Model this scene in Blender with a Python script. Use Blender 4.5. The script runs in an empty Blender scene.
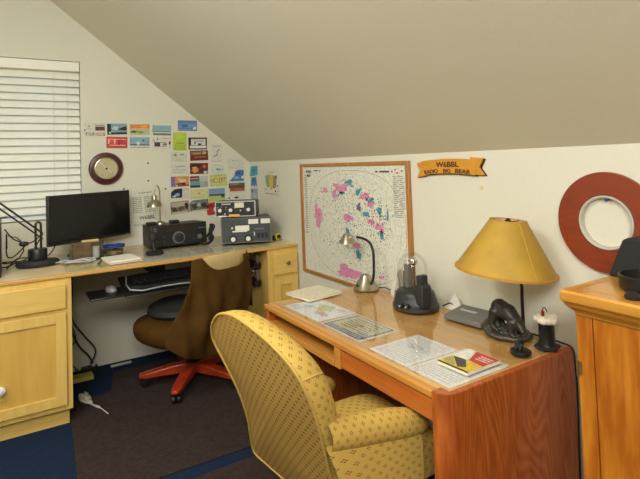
import bpy, bmesh, math, random
from mathutils import Vector, Matrix
random.seed(7)
S = bpy.context.scene
COL = S.collection
R = math.radians

# ------------------------------------------------------------------ camera
def _cam():
    yaw, pitch, roll, F, py = .5559, .0372, -.0347, 497.8, 144.2
    cy, sy, cp, sp = math.cos(yaw), math.sin(yaw), math.cos(pitch), math.sin(pitch)
    f = Vector((sy*cp, cy*cp, sp)); r = Vector((cy, -sy, 0)); u = r.cross(f)
    cr, sr = math.cos(roll), math.sin(roll)
    r2 = cr*r + sr*u; u2 = -sr*r + cr*u
    cd = bpy.data.cameras.new('camera'); co = bpy.data.objects.new('camera', cd); COL.objects.link(co)
    m = Matrix((r2, u2, -f)).transposed().to_4x4(); m.translation = Vector((-1.8292, -4.1747, 1.4831))
    co.matrix_world = m
    cd.sensor_width = 36; cd.lens = F/640*36; cd.shift_y = -(239.5-py)/640; cd.clip_start = .02
    S.camera = co
_cam()

# ------------------------------------------------------------------ light and exposure
w = bpy.data.worlds.new('sky'); S.world = w; w.use_nodes = True
nt = w.node_tree; bg = nt.nodes['Background']
sky = nt.nodes.new('ShaderNodeTexSky'); sky.sky_type = 'NISHITA'; sky.sun_elevation = R(40); sky.sun_rotation = R(200); sky.sun_disc = False
nt.links.new(sky.outputs[0], bg.inputs[0]); bg.inputs[1].default_value = .22
def area(name, loc, size, power, col, target):
    l = bpy.data.lights.new(name, 'AREA'); l.shape = 'RECTANGLE'; l.size, l.size_y = size; l.energy = power; l.color = col
    o = bpy.data.objects.new(name, l); COL.objects.link(o); o.location = loc
    o.rotation_euler = (Vector(target)-Vector(loc)).to_track_quat('-Z', 'Y').to_euler()
    return o
area('ceiling_light', (-2.45, -2.5, 2.86), (.8, 1.3), 56, (1, .98, .90), (-2.2, -2.4, 0))
area('rear_fill_light', (-2.6, -5.0, 2.66), (1.8, .9), 100, (1, .98, .92), (-1.0, -1.4, 1.3))  # unseen area light added behind the camera as fill; no window there
vs = S.view_settings; vs.view_transform = 'Standard'; vs.look = 'None'; vs.exposure = 0.02; vs.gamma = 1

# ------------------------------------------------------------------ materials
def lin(h):
    if isinstance(h, str):
        h = h.lstrip('#'); c = [int(h[i:i+2], 16)/255 for i in (0, 2, 4)]
    else: c = list(h)
    return tuple(x/12.92 if x <= .04045 else ((x+.055)/1.055)**2.4 for x in c)+(1,)
def nmat(name):
    m = bpy.data.materials.new(name); m.use_nodes = True; n = m.node_tree
    return m, n, n.nodes['Principled BSDF']
def plain(name, hexc, rough=.5, metal=0, var=.06, scale=30, bump=0, spec=.5, coat=0):
    m, n, b = nmat(name); c = lin(hexc)
    b.inputs['Roughness'].default_value = rough; b.inputs['Metallic'].default_value = metal
    b.inputs['Specular IOR Level'].default_value = spec; b.inputs['Coat Weight'].default_value = coat
    tc = n.nodes.new('ShaderNodeTexCoord'); no = n.nodes.new('ShaderNodeTexNoise'); no.inputs['Scale'].default_value = scale; no.inputs['Detail'].default_value = 4
    n.links.new(tc.outputs['Object'], no.inputs['Vector'])
    cr = n.nodes.new('ShaderNodeValToRGB'); cr.color_ramp.elements[0].position = .3; cr.color_ramp.elements[1].position = .7
    cr.color_ramp.elements[0].color = tuple(x*(1-var) for x in c[:3])+(1,); cr.color_ramp.elements[1].color = tuple(min(1, x*(1+var)) for x in c[:3])+(1,)
    n.links.new(no.outputs['Fac'], cr.inputs[0]); n.links.new(cr.outputs[0], b.inputs['Base Color'])
    if bump:
        bp = n.nodes.new('ShaderNodeBump'); bp.inputs['Strength'].default_value = bump; bp.inputs['Distance'].default_value = .002
        n.links.new(no.outputs['Fac'], bp.inputs['Height']); n.links.new(bp.outputs[0], b.inputs['Normal'])
    return m
def wood(name, ca, cb, axis='X', rough=.35, rings=9, fine=60, stretch=14, coat=.15, amt=.75):
    m, n, b = nmat(name)
    b.inputs['Roughness'].default_value = rough; b.inputs['Coat Weight'].default_value = coat; b.inputs['Coat Roughness'].default_value = .15
    tc = n.nodes.new('ShaderNodeTexCoord'); mp = n.nodes.new('ShaderNodeMapping')
    sc = [1, 1, 1]; sc['XYZ'.index(axis)] = 1/stretch; mp.inputs['Scale'].default_value = sc
    n.links.new(tc.outputs['Object'], mp.inputs[0])
    n1 = n.nodes.new('ShaderNodeTexNoise'); n1.inputs['Scale'].default_value = rings/4; n1.inputs['Detail'].default_value = 1.5
    n.links.new(mp.outputs[0], n1.inputs['Vector'])
    mu = n.nodes.new('ShaderNodeMath'); mu.operation = 'MULTIPLY'; mu.inputs[1].default_value = rings*2.6
    n.links.new(n1.outputs['Fac'], mu.inputs[0])
    fr = n.nodes.new('ShaderNodeMath'); fr.operation = 'PINGPONG'; fr.inputs[1].default_value = .5
    n.links.new(mu.outputs[0], fr.inputs[0])
    n2 = n.nodes.new('ShaderNodeTexNoise'); n2.inputs['Scale'].default_value = fine; n2.inputs['Detail'].default_value = 5
    n.links.new(mp.outputs[0], n2.inputs['Vector'])
    mx = n.nodes.new('ShaderNodeMath'); mx.operation = 'MULTIPLY_ADD'; mx.inputs[1].default_value = amt
    n.links.new(fr.outputs[0], mx.inputs[0]); n.links.new(n2.outputs['Fac'], mx.inputs[2])
    cr = n.nodes.new('ShaderNodeValToRGB'); cr.color_ramp.elements[0].position = .35; cr.color_ramp.elements[1].position = .95
    cr.color_ramp.elements[0].color = lin(ca); cr.color_ramp.elements[1].color = lin(cb)
    n.links.new(mx.outputs[0], cr.inputs[0]); n.links.new(cr.outputs[0], b.inputs['Base Color'])
    return m
def glassy(name, tint='ffffff', amount=.0, rough=.02):
    m = bpy.data.materials.new(name); m.use_nodes = True; n = m.node_tree; n.nodes.clear()
    o = n.nodes.new('ShaderNodeOutputMaterial'); t = n.nodes.new('ShaderNodeBsdfTransparent'); g = n.nodes.new('ShaderNodeBsdfGlossy'); mx = n.nodes.new('ShaderNodeMixShader')
    t.inputs[0].default_value = lin(tint); g.inputs['Roughness'].default_value = rough
    fr = n.nodes.new('ShaderNodeLayerWeight'); fr.inputs[0].default_value = .2
    ad = n.nodes.new('ShaderNodeMath'); ad.operation = 'MULTIPLY_ADD'; ad.inputs[1].default_value = .3; ad.inputs[2].default_value = amount
    n.links.new(fr.outputs['Fresnel'], ad.inputs[0]); n.links.new(ad.outputs[0], mx.inputs[0])
    n.links.new(t.outputs[0], mx.inputs[1]); n.links.new(g.outputs[0], mx.inputs[2]); n.links.new(mx.outputs[0], o.inputs[0])
    return m
def motif_fabric(name, base, motif, pitch, gapw=.035):
    m, n, b = nmat(name); b.inputs['Roughness'].default_value = .75; b.inputs['Specular IOR Level'].default_value = .25
    uv = n.nodes.new('ShaderNodeUVMap'); uv.uv_map = 'UVMap'
    sp = n.nodes.new('ShaderNodeSeparateXYZ'); n.links.new(uv.outputs[0], sp.inputs[0])
    def M(op, a, b2=None):
        k = n.nodes.new('ShaderNodeMath'); k.operation = op
        for i, v in enumerate((a, b2)):
            if v is None: continue
            if isinstance(v, (int, float)): k.inputs[i].default_value = v
            else: n.links.new(v, k.inputs[i])
        return k.outputs[0]
    U = M('DIVIDE', sp.outputs[0], pitch); V = M('DIVIDE', sp.outputs[1], pitch)
    a = M('SUBTRACT', M('FRACT', M('ADD', U, V)), .5); c = M('SUBTRACT', M('FRACT', M('SUBTRACT', U, V)), .5)
    aa, ca = M('ABSOLUTE', a), M('ABSOLUTE', c)
    inside = M('LESS_THAN', M('MAXIMUM', aa, ca), .19); gap = M('GREATER_THAN', M('MINIMUM', aa, ca), gapw)
    f = M('MULTIPLY', inside, gap)
    no = n.nodes.new('ShaderNodeTexNoise'); no.inputs['Scale'].default_value = 400; n.links.new(uv.outputs[0], no.inputs['Vector'])
    cr = n.nodes.new('ShaderNodeValToRGB'); cc = lin(base)
    cr.color_ramp.elements[0].color = tuple(x*.86 for x in cc[:3])+(1,); cr.color_ramp.elements[1].color = tuple(x*1.1 for x in cc[:3])+(1,)
    n.links.new(no.outputs['Fac'], cr.inputs[0])
    mx = n.nodes.new('ShaderNodeMixRGB'); n.links.new(M('MULTIPLY', f, .85), mx.inputs[0]); n.links.new(cr.outputs[0], mx.inputs[1]); mx.inputs[2].default_value = lin(motif)
    n.links.new(mx.outputs[0], b.inputs['Base Color'])
    return m
_flat = {}
def fm(h, rough=.6):
    k = (h, rough)
    if k not in _flat: _flat[k] = plain('printed_'+h, h, rough, var=.16, scale=70)
    return _flat[k]

M = {}
M['wall'] = plain('painted_wall', 'dedbca', .85, var=.015, scale=90, bump=.12)
M['ceil'] = plain('painted_ceiling', 'e0dac4', .9, var=.015, scale=90, bump=.15)
M['blind'] = plain('blind_white', 'f2f1e4', .5, var=.02)
M['trimw'] = plain('white_trim', 'e8e6d8', .5, var=.02)
M['carpet'] = plain('blue_carpet', '1d2c45', .95, var=.35, scale=260, bump=.8, spec=.1)
M['mat'] = plain('brown_mat', '3a302e', .9, var=.22, scale=45, bump=.5, spec=.15)
M['maple'] = wood('maple_wood', 'e6c46e', 'd6ad58', 'Z', .4, 4, 40, 12, .1, .4)
M['mapleh'] = wood('maple_wood_wide', 'e6c46e', 'd6ad58', 'X', .4, 4, 40, 12, .1, .4)
M['maple_panel'] = wood('maple_panel_wood', 'dcb35a', 'caa048', 'Z', .4, 5, 30, 8, .1, .4)
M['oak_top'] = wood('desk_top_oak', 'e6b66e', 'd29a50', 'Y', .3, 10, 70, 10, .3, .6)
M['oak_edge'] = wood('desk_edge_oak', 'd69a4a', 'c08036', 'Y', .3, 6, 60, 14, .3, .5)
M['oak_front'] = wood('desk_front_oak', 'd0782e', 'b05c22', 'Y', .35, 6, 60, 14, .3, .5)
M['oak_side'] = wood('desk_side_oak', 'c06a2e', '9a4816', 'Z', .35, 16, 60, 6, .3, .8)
M['arm_oak'] = wood('armoire_oak', 'd08626', 'a85c10', 'Z', .35, 10, 60, 7, .3, .9)
M['arm_oakh'] = wood('armoire_oak_wide', 'dda044', 'c48432', 'Y', .3, 7, 60, 10, .35, .5)
M['desk1'] = wood('desk_top_maple', 'ead7aa', 'dcc594', 'X', .35, 5, 40, 12, .2, .4)
M['desk1e'] = wood('desk_rim_maple', 'd8a95c', 'c8944a', 'X', .35, 4, 40, 12, .2, .4)
M['sidepanel'] = wood('shaded_cabinet_side', 'a97844', '946434', 'Z', .5, 4, 40, 12, .1, .4)
M['cherry'] = wood('cherry_chair_wood', 'b23a1a', '8e2912', 'X', .3, 4, 40, 8, .4, .4)
M['mahog'] = wood('mahogany', '4c1714', '39100e', 'X', .3, 5, 40, 8, .4, .4)
M['redwood'] = wood('red_brown_wood', '8e3a1e', '7c2f17', 'Y', .4, 5, 60, 6, .2, .5)
M['frame'] = wood('frame_wood', 'bd8242', 'a06a30', 'Z', .4, 5, 60, 10, .2, .5)
M['black'] = plain('black_plastic', '1a1a1b', .4)
M['blackm'] = plain('black_matte', '202022', .7)
M['dgrey'] = plain('dark_grey_metal', '2f302f', .45)
M['mgrey'] = plain('mid_grey_plastic', '6b6a62', .5)
M['screen'] = plain('black_screen', '100e0f', .22)
M['chrome'] = plain('brushed_nickel', 'b5ad98', .3, 1, var=.03)
M['bright'] = plain('bright_metal', 'd8d6d0', .2, 1, var=.03)
M['silver'] = plain('silver_plastic', 'bdbebc', .35, .3)
M['white'] = plain('white_plastic', 'e8e8e2', .45, var=.02)
M['paper'] = plain('white_paper', 'e9e8de', .8, var=.02)
M['cream'] = plain('cream_paper', 'e4dcc0', .8, var=.03)
M['shade'] = plain('parchment_shade', 'b38e30', .6, var=.14, scale=9)
M['shade_in'] = plain('shade_lining', 'e8d8a8', .7, var=.03)
M['bronze'] = plain('dark_bronze', '3b3833', .38, .5, var=.35, scale=40, bump=.8)
M['bronze2'] = plain('base_bronze', '56554a', .42, .45, var=.5, scale=70, bump=.9)
M['brownfab'] = plain('brown_cloth', '4e3512', .75, var=.15, scale=14, bump=.3, spec=.12)
M['tan'] = plain('tan_lining', 'cdb57c', .8, var=.05)
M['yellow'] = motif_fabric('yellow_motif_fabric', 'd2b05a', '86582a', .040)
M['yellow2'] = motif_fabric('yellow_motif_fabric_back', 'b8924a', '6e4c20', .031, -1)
M['piping'] = plain('yellow_piping', 'c8a550', .7)
M['glass'] = glassy('clear_glass')
M['dome'] = glassy('dome_glass', 'ffffff', .02)
M['clearp'] = glassy('clear_plastic', 'f0f2f2', .05, .1)
M['cable'] = plain('black_rubber', '151515', .6)
M['blue'] = plain('blue_plastic', '2b4488', .4)
M['copper'] = plain('copper', 'b0522c', .3, .9)
M['fluff'] = plain('white_fluff', 'efe8d6', .95, var=.05, scale=90, bump=1)
M['ltred'] = plain('nuts', 'b98a5a', .7, var=.4, scale=60)
M['yellowp'] = plain('yellow_plastic', 'd9c84a', .5)
M['sheet'] = plain('grey_chart_paper', 'b8b4a0', .75, var=.22, scale=22)

# ------------------------------------------------------------------ mesh helpers
def soft(pts, k=5):
    P = [Vector(p) for p in pts]; P = [P[0]]+P+[P[-1]]; out = []
    for i in range(1, len(P)-2):
        p0, p1, p2, p3 = P[i-1:i+3]
        for j in range(k):
            t = j/k; out.append(.5*((2*p1)+(-p0+p2)*t+(2*p0-5*p1+4*p2-p3)*t*t+(-p0+3*p1-3*p2+p3)*t**3))
    return out+[P[-1]]
class MB:
    def __init__(s): s.v = []; s.f = []; s.m = []; s.uv = []; s.X = Matrix()
    def add(s, vs, fs, m=0, uvs=None):
        o = len(s.v); s.v += [s.X @ Vector(p) for p in vs]
        for i, f in enumerate(fs):
            s.f.append([o+k for k in f]); s.m.append(m); s.uv.append(uvs[i] if uvs else None)
        return s
    def box(s, a, b, m=0):
        x0, y0, z0 = [min(p, q) for p, q in zip(a, b)]; x1, y1, z1 = [max(p, q) for p, q in zip(a, b)]
        return s.add([(x0,y0,z0),(x1,y0,z0),(x1,y1,z0),(x0,y1,z0),(x0,y0,z1),(x1,y0,z1),(x1,y1,z1),(x0,y1,z1)],
              [(0,3,2,1),(4,5,6,7),(0,1,5,4),(1,2,6,5),(2,3,7,6),(3,0,4,7)], m)
    def prism(s, pts, axis, lo, hi, m=0):
        n = len(pts)
        def P(p, h): return {'x': (h, p[0], p[1]), 'y': (p[0], h, p[1]), 'z': (p[0], p[1], h)}[axis]
        v = [P(p, lo) for p in pts]+[P(p, hi) for p in pts]
        f = [list(range(n)), list(range(2*n-1, n-1, -1))]+[(i, i+n, (i+1) % n+n, (i+1) % n) for i in range(n)]
        return s.add(v, f, m)
    def lathe(s, prof, c=(0,0,0), seg=32, m=0, ax='z', sx=1, sy=1):
        v = []; f = []; n = len(prof)
        for i in range(seg):
            a = 2*math.pi*i/seg
            for r, h in prof:
                x, y = r*math.cos(a)*sx, r*math.sin(a)*sy
                p = {'z': (x, y, h), 'y': (x, h, y), 'x': (h, x, y)}[ax]
                v.append((c[0]+p[0], c[1]+p[1], c[2]+p[2]))
        for i in range(seg):
            j = (i+1) % seg
            for k in range(n-1): f.append((i*n+k, j*n+k, j*n+k+1, i*n+k+1))
        if prof[0][0] > 1e-5 : f.append([i*n for i in range(seg)])
        if prof[-1][0] > 1e-5: f.append([i*n+n-1 for i in range(seg-1, -1, -1)])
        return s.add(v, f, m)
    def ring(s, prof, c=(0,0,0), seg=64, m=0, ax='z'):   # closed profile (torus like)
        v = []; f = []; n = len(prof)
        for i in range(seg):
            a = 2*math.pi*i/seg
            for r, h in prof:
                x, y = r*math.cos(a), r*math.sin(a)
                p = {'z': (x, y, h), 'y': (x, h, y), 'x': (h, x, y)}[ax]
                v.append((c[0]+p[0], c[1]+p[1], c[2]+p[2]))
        for i in range(seg):
            j = (i+1) % seg
            for k in range(n): f.append((i*n+k, j*n+k, j*n+(k+1) % n, i*n+(k+1) % n))
        return s.add(v, f, m)
    def tube(s, path, r, seg=10, m=0, flat=None):
        P = [Vector(p) for p in path]; rs = r if isinstance(r, (list, tuple)) else [r]*len(P)
        v = []; f = []; up = None
        for i, p in enumerate(P):
            t = (P[min(i+1, len(P)-1)]-P[max(i-1, 0)]).normalized()
            if up is None: up = Vector((0,0,1)) if abs(t.z) < .9 else Vector((1,0,0))
            a = t.cross(up).normalized(); b = a.cross(t).normalized(); up = b
            fl = flat or 1
            for k in range(seg):
                an = 2*math.pi*k/seg
                v.append(p+a*math.cos(an)*rs[i]+b*math.sin(an)*rs[i]*fl)
        for i in range(len(P)-1):
            for k in range(seg): f.append((i*seg+k, i*seg+(k+1) % seg, (i+1)*seg+(k+1) % seg, (i+1)*seg+k))
        f.append(list(range(seg))); n = (len(P)-1)*seg; f.append(list(range(n+seg-1, n-1, -1)))
        return s.add(v, f, m)
    def grid(s, rows, m=0, closed=False, uvscale=1, flip=False):
        nr, nc = len(rows), len(rows[0]); v = [p for r in rows for p in r]; f = []; uv = []
        us = [0]; mid = rows[nr//2]
        for j in range(1, nc+1): us.append(us[-1]+(Vector(mid[j % nc])-Vector(mid[j-1])).length)
        vsx = [0]; c = 0
        for i in range(1, nr):
            d = max((Vector(rows[i][j])-Vector(rows[i-1][j])).length for j in range(0, nc, max(1, nc//8))); vsx.append(vsx[-1]+d)
        for i in range(nr-1):
            for j in range(nc if closed else nc-1):
                k = (j+1) % nc
                q = [i*nc+j, i*nc+k, (i+1)*nc+k, (i+1)*nc+j]; u = [(us[j], vsx[i]), (us[j+1], vsx[i]), (us[j+1], vsx[i+1]), (us[j], vsx[i+1])]
                if flip: q.reverse(); u.reverse()
                f.append(q); uv.append(u)
        return s.add(v, f, m, uv)
    def ball(s, c, r, seg=20, m=0, rings=12):
        rx, ry, rz = r if isinstance(r, (tuple, list)) else (r, r, r)
        pr = [(math.sin(math.pi*i/rings), -math.cos(math.pi*i/rings)) for i in range(rings+1)]
        v = []; f = []; n = rings+1
        for i in range(seg):
            a = 2*math.pi*i/seg
            for q, h in pr: v.append((c[0]+rx*q*math.cos(a), c[1]+ry*q*math.sin(a), c[2]+rz*h))
        for i in range(seg):
            j = (i+1) % seg
            for k in range(n-1): f.append((i*n+k, j*n+k, j*n+k+1, i*n+k+1))
        return s.add(v, f, m)
    def build(s, name, mats, parent=None, loc=None, smooth=True, bevel=0, seg=2, local=False, sub=0, voxel=0, solid=0):
        me = bpy.data.meshes.new(name)
        if parent is not None: inv = WORLD[parent.name].inverted() if not local else Matrix()
        elif loc is not None: inv = Matrix.Translation(-Vector(loc)) if not local else Matrix()
        else:
            mn = [min(v[i] for v in s.v) for i in range(3)]; mx = [max(v[i] for v in s.v) for i in range(3)]
            loc = Vector(((mn[0]+mx[0])/2, (mn[1]+mx[1])/2, mn[2])); inv = Matrix.Translation(-loc)
        me.from_pydata([inv @ v for v in s.v], [], s.f)
        if not isinstance(mats, (list, tuple)): mats = [mats]
        for m in mats: me.materials.append(m)
        for p, k in zip(me.polygons, s.m): p.material_index = k
        if any(s.uv):
            ul = me.uv_layers.new(name='UVMap')
            for p, u in zip(me.polygons, s.uv):
                if u:
                    for li, q in zip(p.loop_indices, u): ul.data[li].uv = q
        bm = bmesh.new(); bm.from_mesh(me); bmesh.ops.remove_doubles(bm, verts=bm.verts, dist=1e-5)
        bmesh.ops.recalc_face_normals(bm, faces=bm.faces); bm.to_mesh(me); bm.free()
        if smooth:
            for p in me.polygons: p.use_smooth = True
            if not voxel: me.set_sharp_from_angle(angle=R(38))
        o = bpy.data.objects.new(name, me); COL.objects.link(o)
        if parent is not None:
            o.parent = parent; WORLD[o.name] = WORLD[parent.name].copy()
        elif loc is not None:
            o.location = loc; WORLD[o.name] = Matrix.Translation(Vector(loc))
        if voxel:
            r = o.modifiers.new('remesh', 'REMESH'); r.mode = 'VOXEL'; r.voxel_size = voxel; r.use_smooth_shade = True
            sm = o.modifiers.new('smooth', 'SMOOTH'); sm.iterations = 6
        if solid: k = o.modifiers.new('solid', 'SOLIDIFY'); k.thickness = solid; k.offset = 0
        if bevel:
            bv = o.modifiers.new('bevel', 'BEVEL'); bv.width = bevel; bv.segments = seg; bv.limit_method = 'ANGLE'; bv.angle_limit = R(40)
            bv.harden_normals = False
        if sub: k = o.modifiers.new('sub', 'SUBSURF'); k.levels = k.render_levels = sub
        return o
WORLD = {}
def tag(o, label=None, cat=None, group=None, kind=None):
    if label: o['label'] = label
    if cat: o['category'] = cat
    if group: o['group'] = group
    if kind: o['kind'] = kind
    return o
def thing(name, loc, label, cat, group=None, rz=0):
    o = bpy.data.objects.new(name, None); COL.objects.link(o); o.location = loc; o.rotation_euler = (0, 0, rz)
    o.empty_display_size = .05
    WORLD[o.name] = Matrix.Translation(Vector(loc)) @ Matrix.Rotation(rz, 4, 'Z')
    return tag(o, label, cat, group)
def struct(o): o['kind'] = 'structure'; return o
def frameM(o, u, v):
    u = Vector(u).normalized(); v = Vector(v).normalized(); n = u.cross(v)
    m = Matrix((u, v, n)).transposed().to_4x4(); m.translation = Vector(o); return m
def GW(x, z, tilt=0, out=0):   # on the gable wall
    t = R(tilt); return frameM((x, -out, z), (math.cos(t), 0, math.sin(t)), (-math.sin(t), 0, math.cos(t)))
def KW(y, z, tilt=0, out=0):   # on the knee wall
    t = R(tilt); return frameM((-out, y, z), (0, -math.cos(t), math.sin(t)), (0, math.sin(t), math.cos(t)))
def DT(x, y, z, rot=0):        # lying on a table, read from the room side
    t = R(rot); return frameM((x, y, z), (math.sin(t), -math.cos(t), 0), (math.cos(t), math.sin(t), 0))
def DT1(x, y, z, rot=0):       # lying on the wall desk, read from the room
    t = R(rot); return frameM((x, y, z), (math.cos(t), math.sin(t), 0), (-math.sin(t), math.cos(t), 0))
def text(s, F, cx, cy, w, h, mat, parent, name='lettering', ext=.0004, bold=0, out=.001):
    cu = bpy.data.curves.new(name, 'FONT'); cu.body = s; cu.extrude = ext; cu.offset = bold; cu.size = 1
    t = bpy.data.objects.new('tmp', cu); COL.objects.link(t); bpy.context.view_layer.update()
    me = bpy.data.meshes.new_from_object(t.evaluated_get(bpy.context.evaluated_depsgraph_get()))
    bpy.data.objects.remove(t)
    me.materials.clear(); xs = [v.co.x for v in me.vertices]; ys = [v.co.y for v in me.vertices]
    x0, x1, y0, y1 = min(xs), max(xs), min(ys), max(ys); sx, sy = w/(x1-x0), h/(y1-y0)
    for v in me.vertices:
        zz = v.co.z
        v.co = WORLD[parent.name].inverted() @ (F @ Vector((cx+(v.co.x-(x0+x1)/2)*sx, cy+(v.co.y-(y0+y1)/2)*sy, zz+out)))
    me.materials.append(mat); me.name = name
    o = bpy.data.objects.new(name, me); COL.objects.link(o); o.parent = parent; WORLD[o.name] = WORLD[parent.name]
    return o
def flat(name, label, cat, F, w, h, base, shapes=(), t=.0012, group=None, parent=None, outline=None, rough=.6):
    """a sheet or card of its own thickness with a printed pattern; shapes use 0..1 across and up"""
    mb = MB(); mb.X = F; cols = [base]
    if outline: mb.prism([((a-.5)*w, (b-.5)*h) for a, b in outline], 'z', 0, t)
    else: mb.box((-w/2, -h/2, 0), (w/2, h/2, t))
    for i, sh in enumerate(shapes):
        k, c = sh[0], sh[1]
        if c not in cols: cols.append(c)
        ci = cols.index(c); z = t+.0002+.00012*(i % 6)
        if k == 'r':
            x0, y0, x1, y1 = sh[2:]; pts = [(x0,y0),(x1,y0),(x1,y1),(x0,y1)]
        elif k == 'e':
            cx, cy, rx, ry = sh[2:6]; pts = [(cx+rx*math.cos(a*math.pi/8), cy+ry*math.sin(a*math.pi/8)) for a in range(16)]
        elif k == 'b':    # ragged blob
            cx, cy, rx, ry = sh[2:6]; pts = []
            for a in range(18):
                q = random.uniform(.62, 1.2); pts.append((cx+rx*q*math.cos(a*math.pi/9), cy+ry*q*math.sin(a*math.pi/9)))
        elif k == 'p': pts = sh[2]
        elif k == 'l':    # lines of small print
            x0, y0, x1, y1, n = sh[2:]
            for j in range(n):
                yy = y1-(y1-y0)*(j+.5)/n; hh = (y1-y0)/n*.22; x = x0
                while x < x1-.01:
                    L = random.uniform(.02, .09); e = min(x+L, x1)
                    mb.add([((x-.5)*w, (yy-hh-.5)*h, z), ((e-.5)*w, (yy-hh-.5)*h, z), ((e-.5)*w, (yy+hh-.5)*h, z), ((x-.5)*w, (yy+hh-.5)*h, z)], [(0,1,2,3)], ci)
                    x = e+.015
            continue
        mb.add([((a-.5)*w, (b-.5)*h, z) for a, b in pts], [list(range(len(pts)))], ci)
    o = mb.build(name, [fm(c, rough) for c in cols], parent, loc=None if parent else F.translation, smooth=False)
    if label: tag(o, label, cat, group)
    return o

# ------------------------------------------------------------------ the room
ms = MB(); ms.box((-3.8, -6.5, -.06), (.14, .14, 0)); struct(ms.build('floor', M['carpet'], smooth=False))
WX0, WX1, WZ0, WZ1 = -2.4, -1.376, 1.13, 2.318
RX, RZ = -1.735, 2.9
ms = MB()
ms.prism([(WX1, 0), (0, 0), (0, 1.512), (WX1, 1.512-WX1*.80)], 'y', 0, .14)
ms.prism([(WX0, 0), (WX1, 0), (WX1, WZ0), (WX0, WZ0)], 'y', 0, .14)
ms.prism([(WX0, WZ1), (WX1, WZ1), (WX1, 1.512-WX1*.80), (RX, RZ), (WX0, RZ)], 'y', 0, .14)
ms.prism([(-3.8, 0), (WX0, 0), (WX0, RZ), (-3.8, RZ)], 'y', 0, .14)
struct(ms.build('wall_back', M['wall'], smooth=False))
ms = MB(); ms.box((0, -6.5, 0), (.14, .14, 1.512)); struct(ms.build('wall_right', M['wall'], smooth=False))
ms = MB(); ms.box((-3.94, -6.5, 0), (-3.8, .14, 2.9)); struct(ms.build('wall_left', M['wall'], smooth=False))
ms = MB(); ms.box((-3.94, -6.64, 0), (.14, -6.5, 2.9)); struct(ms.build('wall_front', M['wall'], smooth=False))
ms = MB(); ms.prism([(.14, 1.512-.112), (RX, RZ), (RX, RZ+.14), (.14, 1.512+.08)], 'y', -6.64, .14)
ms.box((-3.94, -6.64, RZ), (RX, .14, RZ+.14)); struct(ms.build('ceiling', M['ceil'], smooth=False))
# window
wn = thing('window_1', (WX0/2+WX1/2, .1, WZ0), None, None); struct(wn)
ms = MB()
for a, b in [((WX0, .07, WZ0), (WX0+.04, .12, WZ1)), ((WX1-.04, .07, WZ0), (WX1, .12, WZ1)), ((WX0, .07, WZ0), (WX1, .12, WZ0+.04)), ((WX0, .07, WZ1-.04), (WX1, .12, WZ1)), ((-1.9, .07, WZ0), (-1.86, .12, WZ1))]: ms.box(a, b)
ms.build('window_frame', M['trimw'], wn, smooth=False)
MB().box((WX0+.03, .092, WZ0+.03), (WX1-.03, .098, WZ1-.03)).build('window_pane', M['glass'], wn, smooth=False)
# blind
bl = thing('window_blind', (WX0/2+WX1/2, .03, WZ1), 'white horizontal slatted blind closed over the window beside the sloped ceiling', 'blind')
MB().box((WX0+.01, .0, WZ1-.075), (WX1-.004, .055, WZ1-.004)).build('head_rail', M['blind'], bl, bevel=.003)
ms = MB(); n = 20; z = WZ1-.105; k = 0
while z > WZ0+.06:
    ms.X = Matrix.Translation((0, .034, z)) @ Matrix.Rotation(R(50), 4, 'X')
    sl = [(WX0+.015, -.042+.014*q, .006*(1-((-.042+.014*q)/.042)**2)) for q in range(7)]
    up_ = [(y_, h_+.0012) for _, y_, h_ in sl]; lo_ = [(y_, h_-.0012) for _, y_, h_ in reversed(sl)]
    ms.prism(up_+lo_, 'x', WX0+.012, WX1-.006); z -= .0555
ms.X = Matrix(); ms.build('slats', M['blind'], bl, smooth=False)
MB().box((WX0+.015, .008, WZ0+.008), (WX1-.02, .056, WZ0+.034)).build('bottom_rail', M['blind'], bl, bevel=.003)
ms = MB()
for x in (-1.47, -1.56, -2.05): ms.tube([(x, -.0, WZ1-.08), (x, -.0, WZ0+.03)], .0016, 6)
ms.build('ladder_cord', M['trimw'], bl)
# mats on the floor
ms = MB(); ms.prism([(-1.215, -.2), (-.3, -.2), (-.3, -1.69), (-1.585, -1.66), (-1.53, -.55), (-1.275, -.53)], 'z', 0, .008)
tag(ms.build('floor_mat', M['mat'], smooth=False, bevel=.002), 'dark brown flat mat under the brown cloth-covered swivel chair, with a notched corner', 'mat')
ms = MB(); ms.prism([(-1.3, -1.77), (-.3, -1.77), (-.3, -4.0), (-1.3, -4.0)], 'z', 0, .008)
tag(ms.build('floor_mat', M['mat'], smooth=False, bevel=.002), 'dark brown flat mat under the yellow armchair, beyond the blue carpet strip', 'mat')

# ------------------------------------------------------------------ wall desk (cabinets + worktop)
T1 = .88; D1 = .868
wt = thing('worktop', (-1.3, -.43, .84), 'long maple worktop running along the gable wall across two base cabinets', 'worktop')
MB().box((-2.6, -D1+.02, .862), (-.004, -.004, T1)).build('board', M['desk1'], wt, smooth=False)
MB().box((-2.6, -D1-.004, .860), (-.004, -D1+.02, T1+.001)).build('front_rim', M['desk1e'], wt, bevel=.004)
def panel_door(x0, x1, z0, z1, parent, pw=.055):
    y = -D1+.004
    d = MB(); d.box((x0, y-.02, z0), (x0+pw, y, z1)); d.box((x1-pw, y-.02, z0), (x1, y, z1)); d.box((x0+pw, y-.02, z0), (x1-pw, y, z0+pw)); d.box((x0+pw, y-.02, z1-pw), (x1-pw, y, z1))
    o = d.build('door', M['maple'], parent, bevel=.002)
    MB().box((x0+pw-.003, y-.010, z0+pw-.003), (x1-pw+.003, y-.002, z1-pw+.003)).build('door_panel', M['maple_panel'], o, smooth=False)
    return o
c1 = thing('base_cabinet', (-2.05, -.43, 0), 'light maple base cabinet with drawer and panel door, under the left worktop end', 'cabinet')
ms = MB(); ms.box((-2.6, -D1+.006, .10), (-1.535, -.004, .860)); ms.build('body', M['maple'], c1, smooth=False)
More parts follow.
